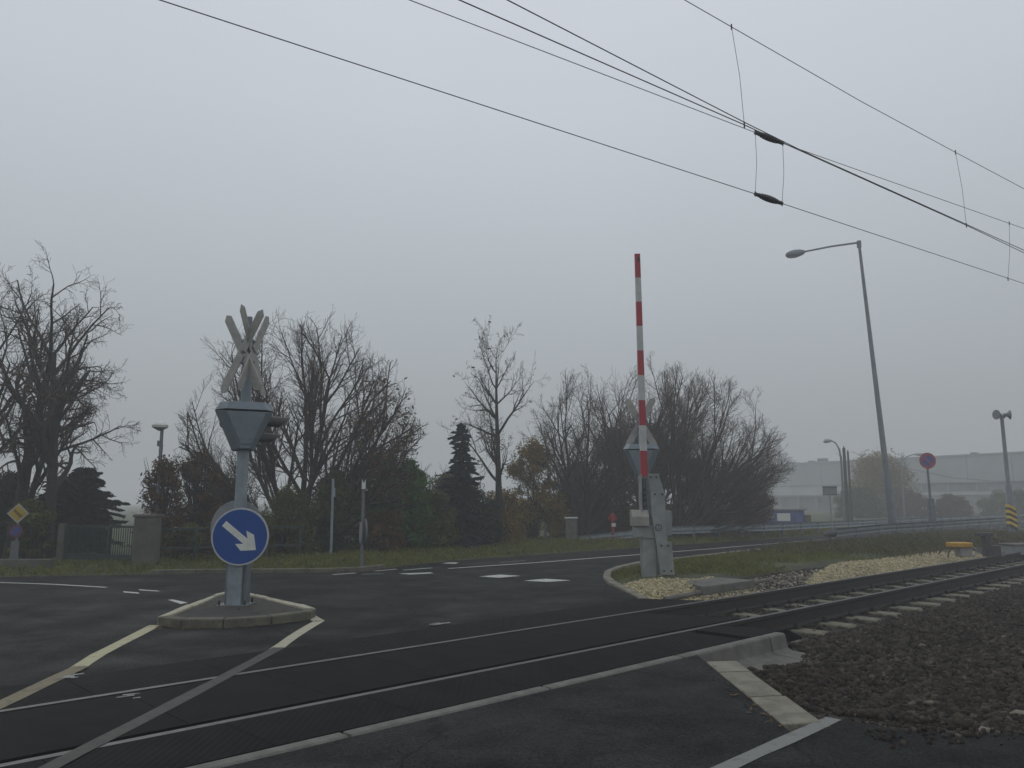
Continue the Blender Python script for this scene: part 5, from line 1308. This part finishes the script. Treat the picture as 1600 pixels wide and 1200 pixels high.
# leaves and grit blown against kerbs and islands
rl = np.random.default_rng(77); Cl = []
def along(pts, n, out, z):
    pts = np.array(pts)[:, :2]; seg = np.linalg.norm(np.diff(pts, axis=0), axis=1); cs = np.concatenate([[0], np.cumsum(seg)])
    u_ = rl.uniform(0, cs[-1], n); k = np.clip(np.searchsorted(cs, u_) - 1, 0, len(seg)-1); f = (u_ - cs[k])/seg[k]
    q = pts[k] + (pts[k+1] - pts[k])*f[:, None] + rl.normal(size=(n, 2))*out
    Cl.append(np.concatenate([q, np.full((n, 1), z)], 1))
along([(-4.75, 10.85), (-4.3, 10.62), (-3.75, 10.62), (-3.15, 10.92)], 60, 0.05, 0.012)
along([(-12, 17.3), (-8.2, 18.35), (-4.7, 18.7), (-3.3, 19.4), (-1.7, 22.3), (2.1, 26.4)], 420, 0.12, 0.012)
along([(1.9, 14.6), (1.8, 16.4), (1.95, 18.4), (3.1, 21.3)], 110, 0.10, 0.012)
along([(1.9, 6.1), (1.92, 8.4)], 40, 0.06, 0.010)
along([(-4.5, 12.2), (-3.5, 11.4), (-4.2, 13.0)], 60, 0.25, 0.125)
Cl = np.concatenate(Cl); V, Fq = leaf_mesh(Cl, 0.026, rl, 5.0)
tag(np_obj('fallen_leaves', V, Fq, M['lf_brown']), 'small brown leaves blown along kerbs and island', 'leaves', kind='stuff')

# stones
PHI = (1 + 5**0.5)/2
ICO = np.array([(-1,PHI,0),(1,PHI,0),(-1,-PHI,0),(1,-PHI,0),(0,-1,PHI),(0,1,PHI),(0,-1,-PHI),(0,1,-PHI),(PHI,0,-1),(PHI,0,1),(-PHI,0,-1),(-PHI,0,1)])/1.9
ICF = np.array([(0,11,5),(0,5,1),(0,1,7),(0,7,10),(0,10,11),(1,5,9),(5,11,4),(11,10,2),(10,7,6),(7,1,8),(3,9,4),(3,4,2),(3,2,6),(3,6,8),(3,8,9),(4,9,5),(2,4,11),(6,2,10),(8,6,7),(9,8,1)])
def stones(S, T, size, m, name, label, seed, sink=0.3, flat=0.7, tsig=0.42):
    rng = np.random.default_rng(seed); X, Y_ = S*UX - T*UY, S*UY + T*UX
    ok = (poly_sd(FAR_ROAD, X, Y_) > 0.15) & (poly_sd(NEAR_ROAD, X, Y_) > 0.03); S, T, X, Y_ = S[ok], T[ok], X[ok], Y_[ok]
    n = len(S); Z = terrain_z(S, T)
    sz = size*rng.uniform(0.55, 1.35, n)
    V = ICO[None]*(1 + rng.normal(size=(n, 12, 1))*0.30)*rng.uniform(0.55, 1.30, (n, 1, 3))
    # random rotation
    q = rng.normal(size=(n, 4)); q /= np.linalg.norm(q, axis=1, keepdims=True); w, x, y, z = q.T
    Rm = np.stack([1-2*(y*y+z*z), 2*(x*y-z*w), 2*(x*z+y*w), 2*(x*y+z*w), 1-2*(x*x+z*z), 2*(y*z-x*w), 2*(x*z-y*w), 2*(y*z+x*w), 1-2*(x*x+y*y)], 1).reshape(n, 3, 3)
    V = np.einsum('nij,nkj->nki', Rm, V)*sz[:, None, None]; V[..., 2] *= flat
    V += np.stack([X, Y_, Z + sz*(0.5 - sink)], 1)[:, None]
    Fq = (np.arange(n)*12)[:, None, None] + ICF[None]
    return tag(np_obj(name, V.reshape(-1, 3), Fq.reshape(-1, 3), m, attr={'tone': np.repeat(np.exp(rng.normal(0, tsig, n)), 12)}), label, 'stones', kind='stuff')
def not_unit(S, T): return ~((T > 4.62 - 0.10*np.sin(S*5.1)) & (T < 5.2) & (S < 9.7))
r = np.random.default_rng(200)
n = 52000; S = 7.0 + r.random(n)**1.35*19; T = r.uniform(-1.5, 5.30, n)
X, Y_ = S*UX - T*UY, S*UY + T*UX
keep = (X < 1.1*Y_) & (X > 2.3) & not_unit(S, T) & ~((S < 8.4) & (T > 3.2) & (r.random(n) < 0.75)) & (Y_ > 4.5)
stones(S[keep], T[keep], 0.035, M['ballast'], 'ballast', 'dark brown track ballast in the right foreground', 201, sink=0.12, flat=0.85)
n = 9000; S = 9.2 + r.random(n)*34; T = r.uniform(5.3, 8.3, n)
stones(S, T, 0.045, M['ballast'], 'ballast', 'dark ballast between and beside the sleepers', 202, sink=0.62)
n = 5500; S = r.uniform(5.6, 9.4, n); T = r.uniform(2.2, 4.9, n); stones(S[not_unit(S, T)], T[not_unit(S, T)], 0.020, M['ballast'], 'gravel', 'fine dark grit between kerb slabs and ballast', 203)
n = 9000; S = 11.2 + r.random(n)*4.2; T = 8.42 + r.random(n)*2.1
keep = T < 9.9 + 0.3*np.sin(S*2)
stones(S[keep], T[keep], 0.026, M['gravel'], 'gravel', 'yellowish gravel at the foot of the barrier', 204, sink=0.2, tsig=0.25)
n = 16000; S = 17.5 + r.random(n)*13; T = 8.2 + r.random(n)*1.25*np.clip((S-16)/5, 0.2, 1)
stones(S, T, 0.030, M['gravel'], 'gravel', 'pale yellowish gravel along the far rail', 205, sink=0.15, tsig=0.25)
n = 3500; S = 13.5 + r.random(n)*7; T = 8.2 + r.random(n)*0.95
stones(S, T, 0.026, M['pale_stone'], 'gravel', 'scattered grey stones between gravel and far rail', 206, sink=0.3)
n = 3000; S = 13.5 + r.random(n)*8; T = 8.2 + r.random(n)*1.1
stones(S, T, 0.028, M['ballast'], 'gravel', 'dark stones scattered between gravel and far rail', 207, sink=0.3)
n = 160; a_ = r.random(n); ex = np.array([(3.0, 5.97), (4.2, 5.9), (2.5, 6.3)]); k_ = r.integers(0, 2, n)
X = 2.5 + a_*2.2 + r.normal(size=n)*0.05; Yq = 6.02 - 0.02*a_ - np.abs(r.normal(size=n))*0.16
S_, T_ = X*UX + Yq*UY, -X*UY + Yq*UX
V = ICO[None]*(1 + r.normal(size=(n, 12, 1))*0.28)*(0.016*r.uniform(0.4, 1.5, (n, 1, 1))); V += np.stack([X, Yq, np.full(n, 0.008)], 1)[:, None]
tag(np_obj('stray_stones', V.reshape(-1, 3), ((np.arange(n)*12)[:, None, None] + ICF[None]).reshape(-1, 3), M['ballast'], attr={'tone': np.repeat(np.exp(r.normal(0, .4, n)), 12)}), 'stray ballast stones spilled on the asphalt edge', 'stones', kind='stuff')
# a few pale lumps in the ballast
for i, (px, py, sz, lab) in enumerate(((1592, 1116, 0.075, 'large pale stone at the right edge of the ballast'), (1452, 1097, 0.04, 'small pale stone in the middle of the ballast'), (1536, 1141, 0.035, 'small pale stone at the asphalt edge'), (1031, 902, 0.07, 'pale stone at the grass edge right of the barrier'))):
    g = G(px, py, -0.08 if i < 3 else 0.04); rg_ = np.random.default_rng(300+i)
    V = ICO*(1 + rg_.normal(size=(12, 1))*0.28)*np.array([1.3, 0.9, 0.6])*sz
    o = np_obj('stone', V, ICF, M['pale_stone'], attr={'tone': np.ones(12)}); o.location = g; tag(o, lab, 'stone')

# ------------------------------------------------------------------ haze: the fog of the day, even density
hz = MB().box((0, 0, 8.2), (2030, 2030, 19.0)).build('haze', [])
hm = bpy.data.materials.new('fog'); hm.use_nodes = True; nt = hm.node_tree; nt.nodes.clear()
ho = nt.nodes.new('ShaderNodeOutputMaterial'); pv = nt.nodes.new('ShaderNodeVolumePrincipled')
pv.inputs['Color'].default_value = (0.93, 0.95, 0.96, 1); pv.inputs['Density'].default_value = HAZE; pv.inputs['Anisotropy'].default_value = 0.2
nt.links.new(pv.outputs[0], ho.inputs['Volume']); hz.data.materials.append(hm)
hz.display_type = 'WIRE'
tag(hz, 'pale grey fog filling the air over road and railway', 'haze', kind='stuff')
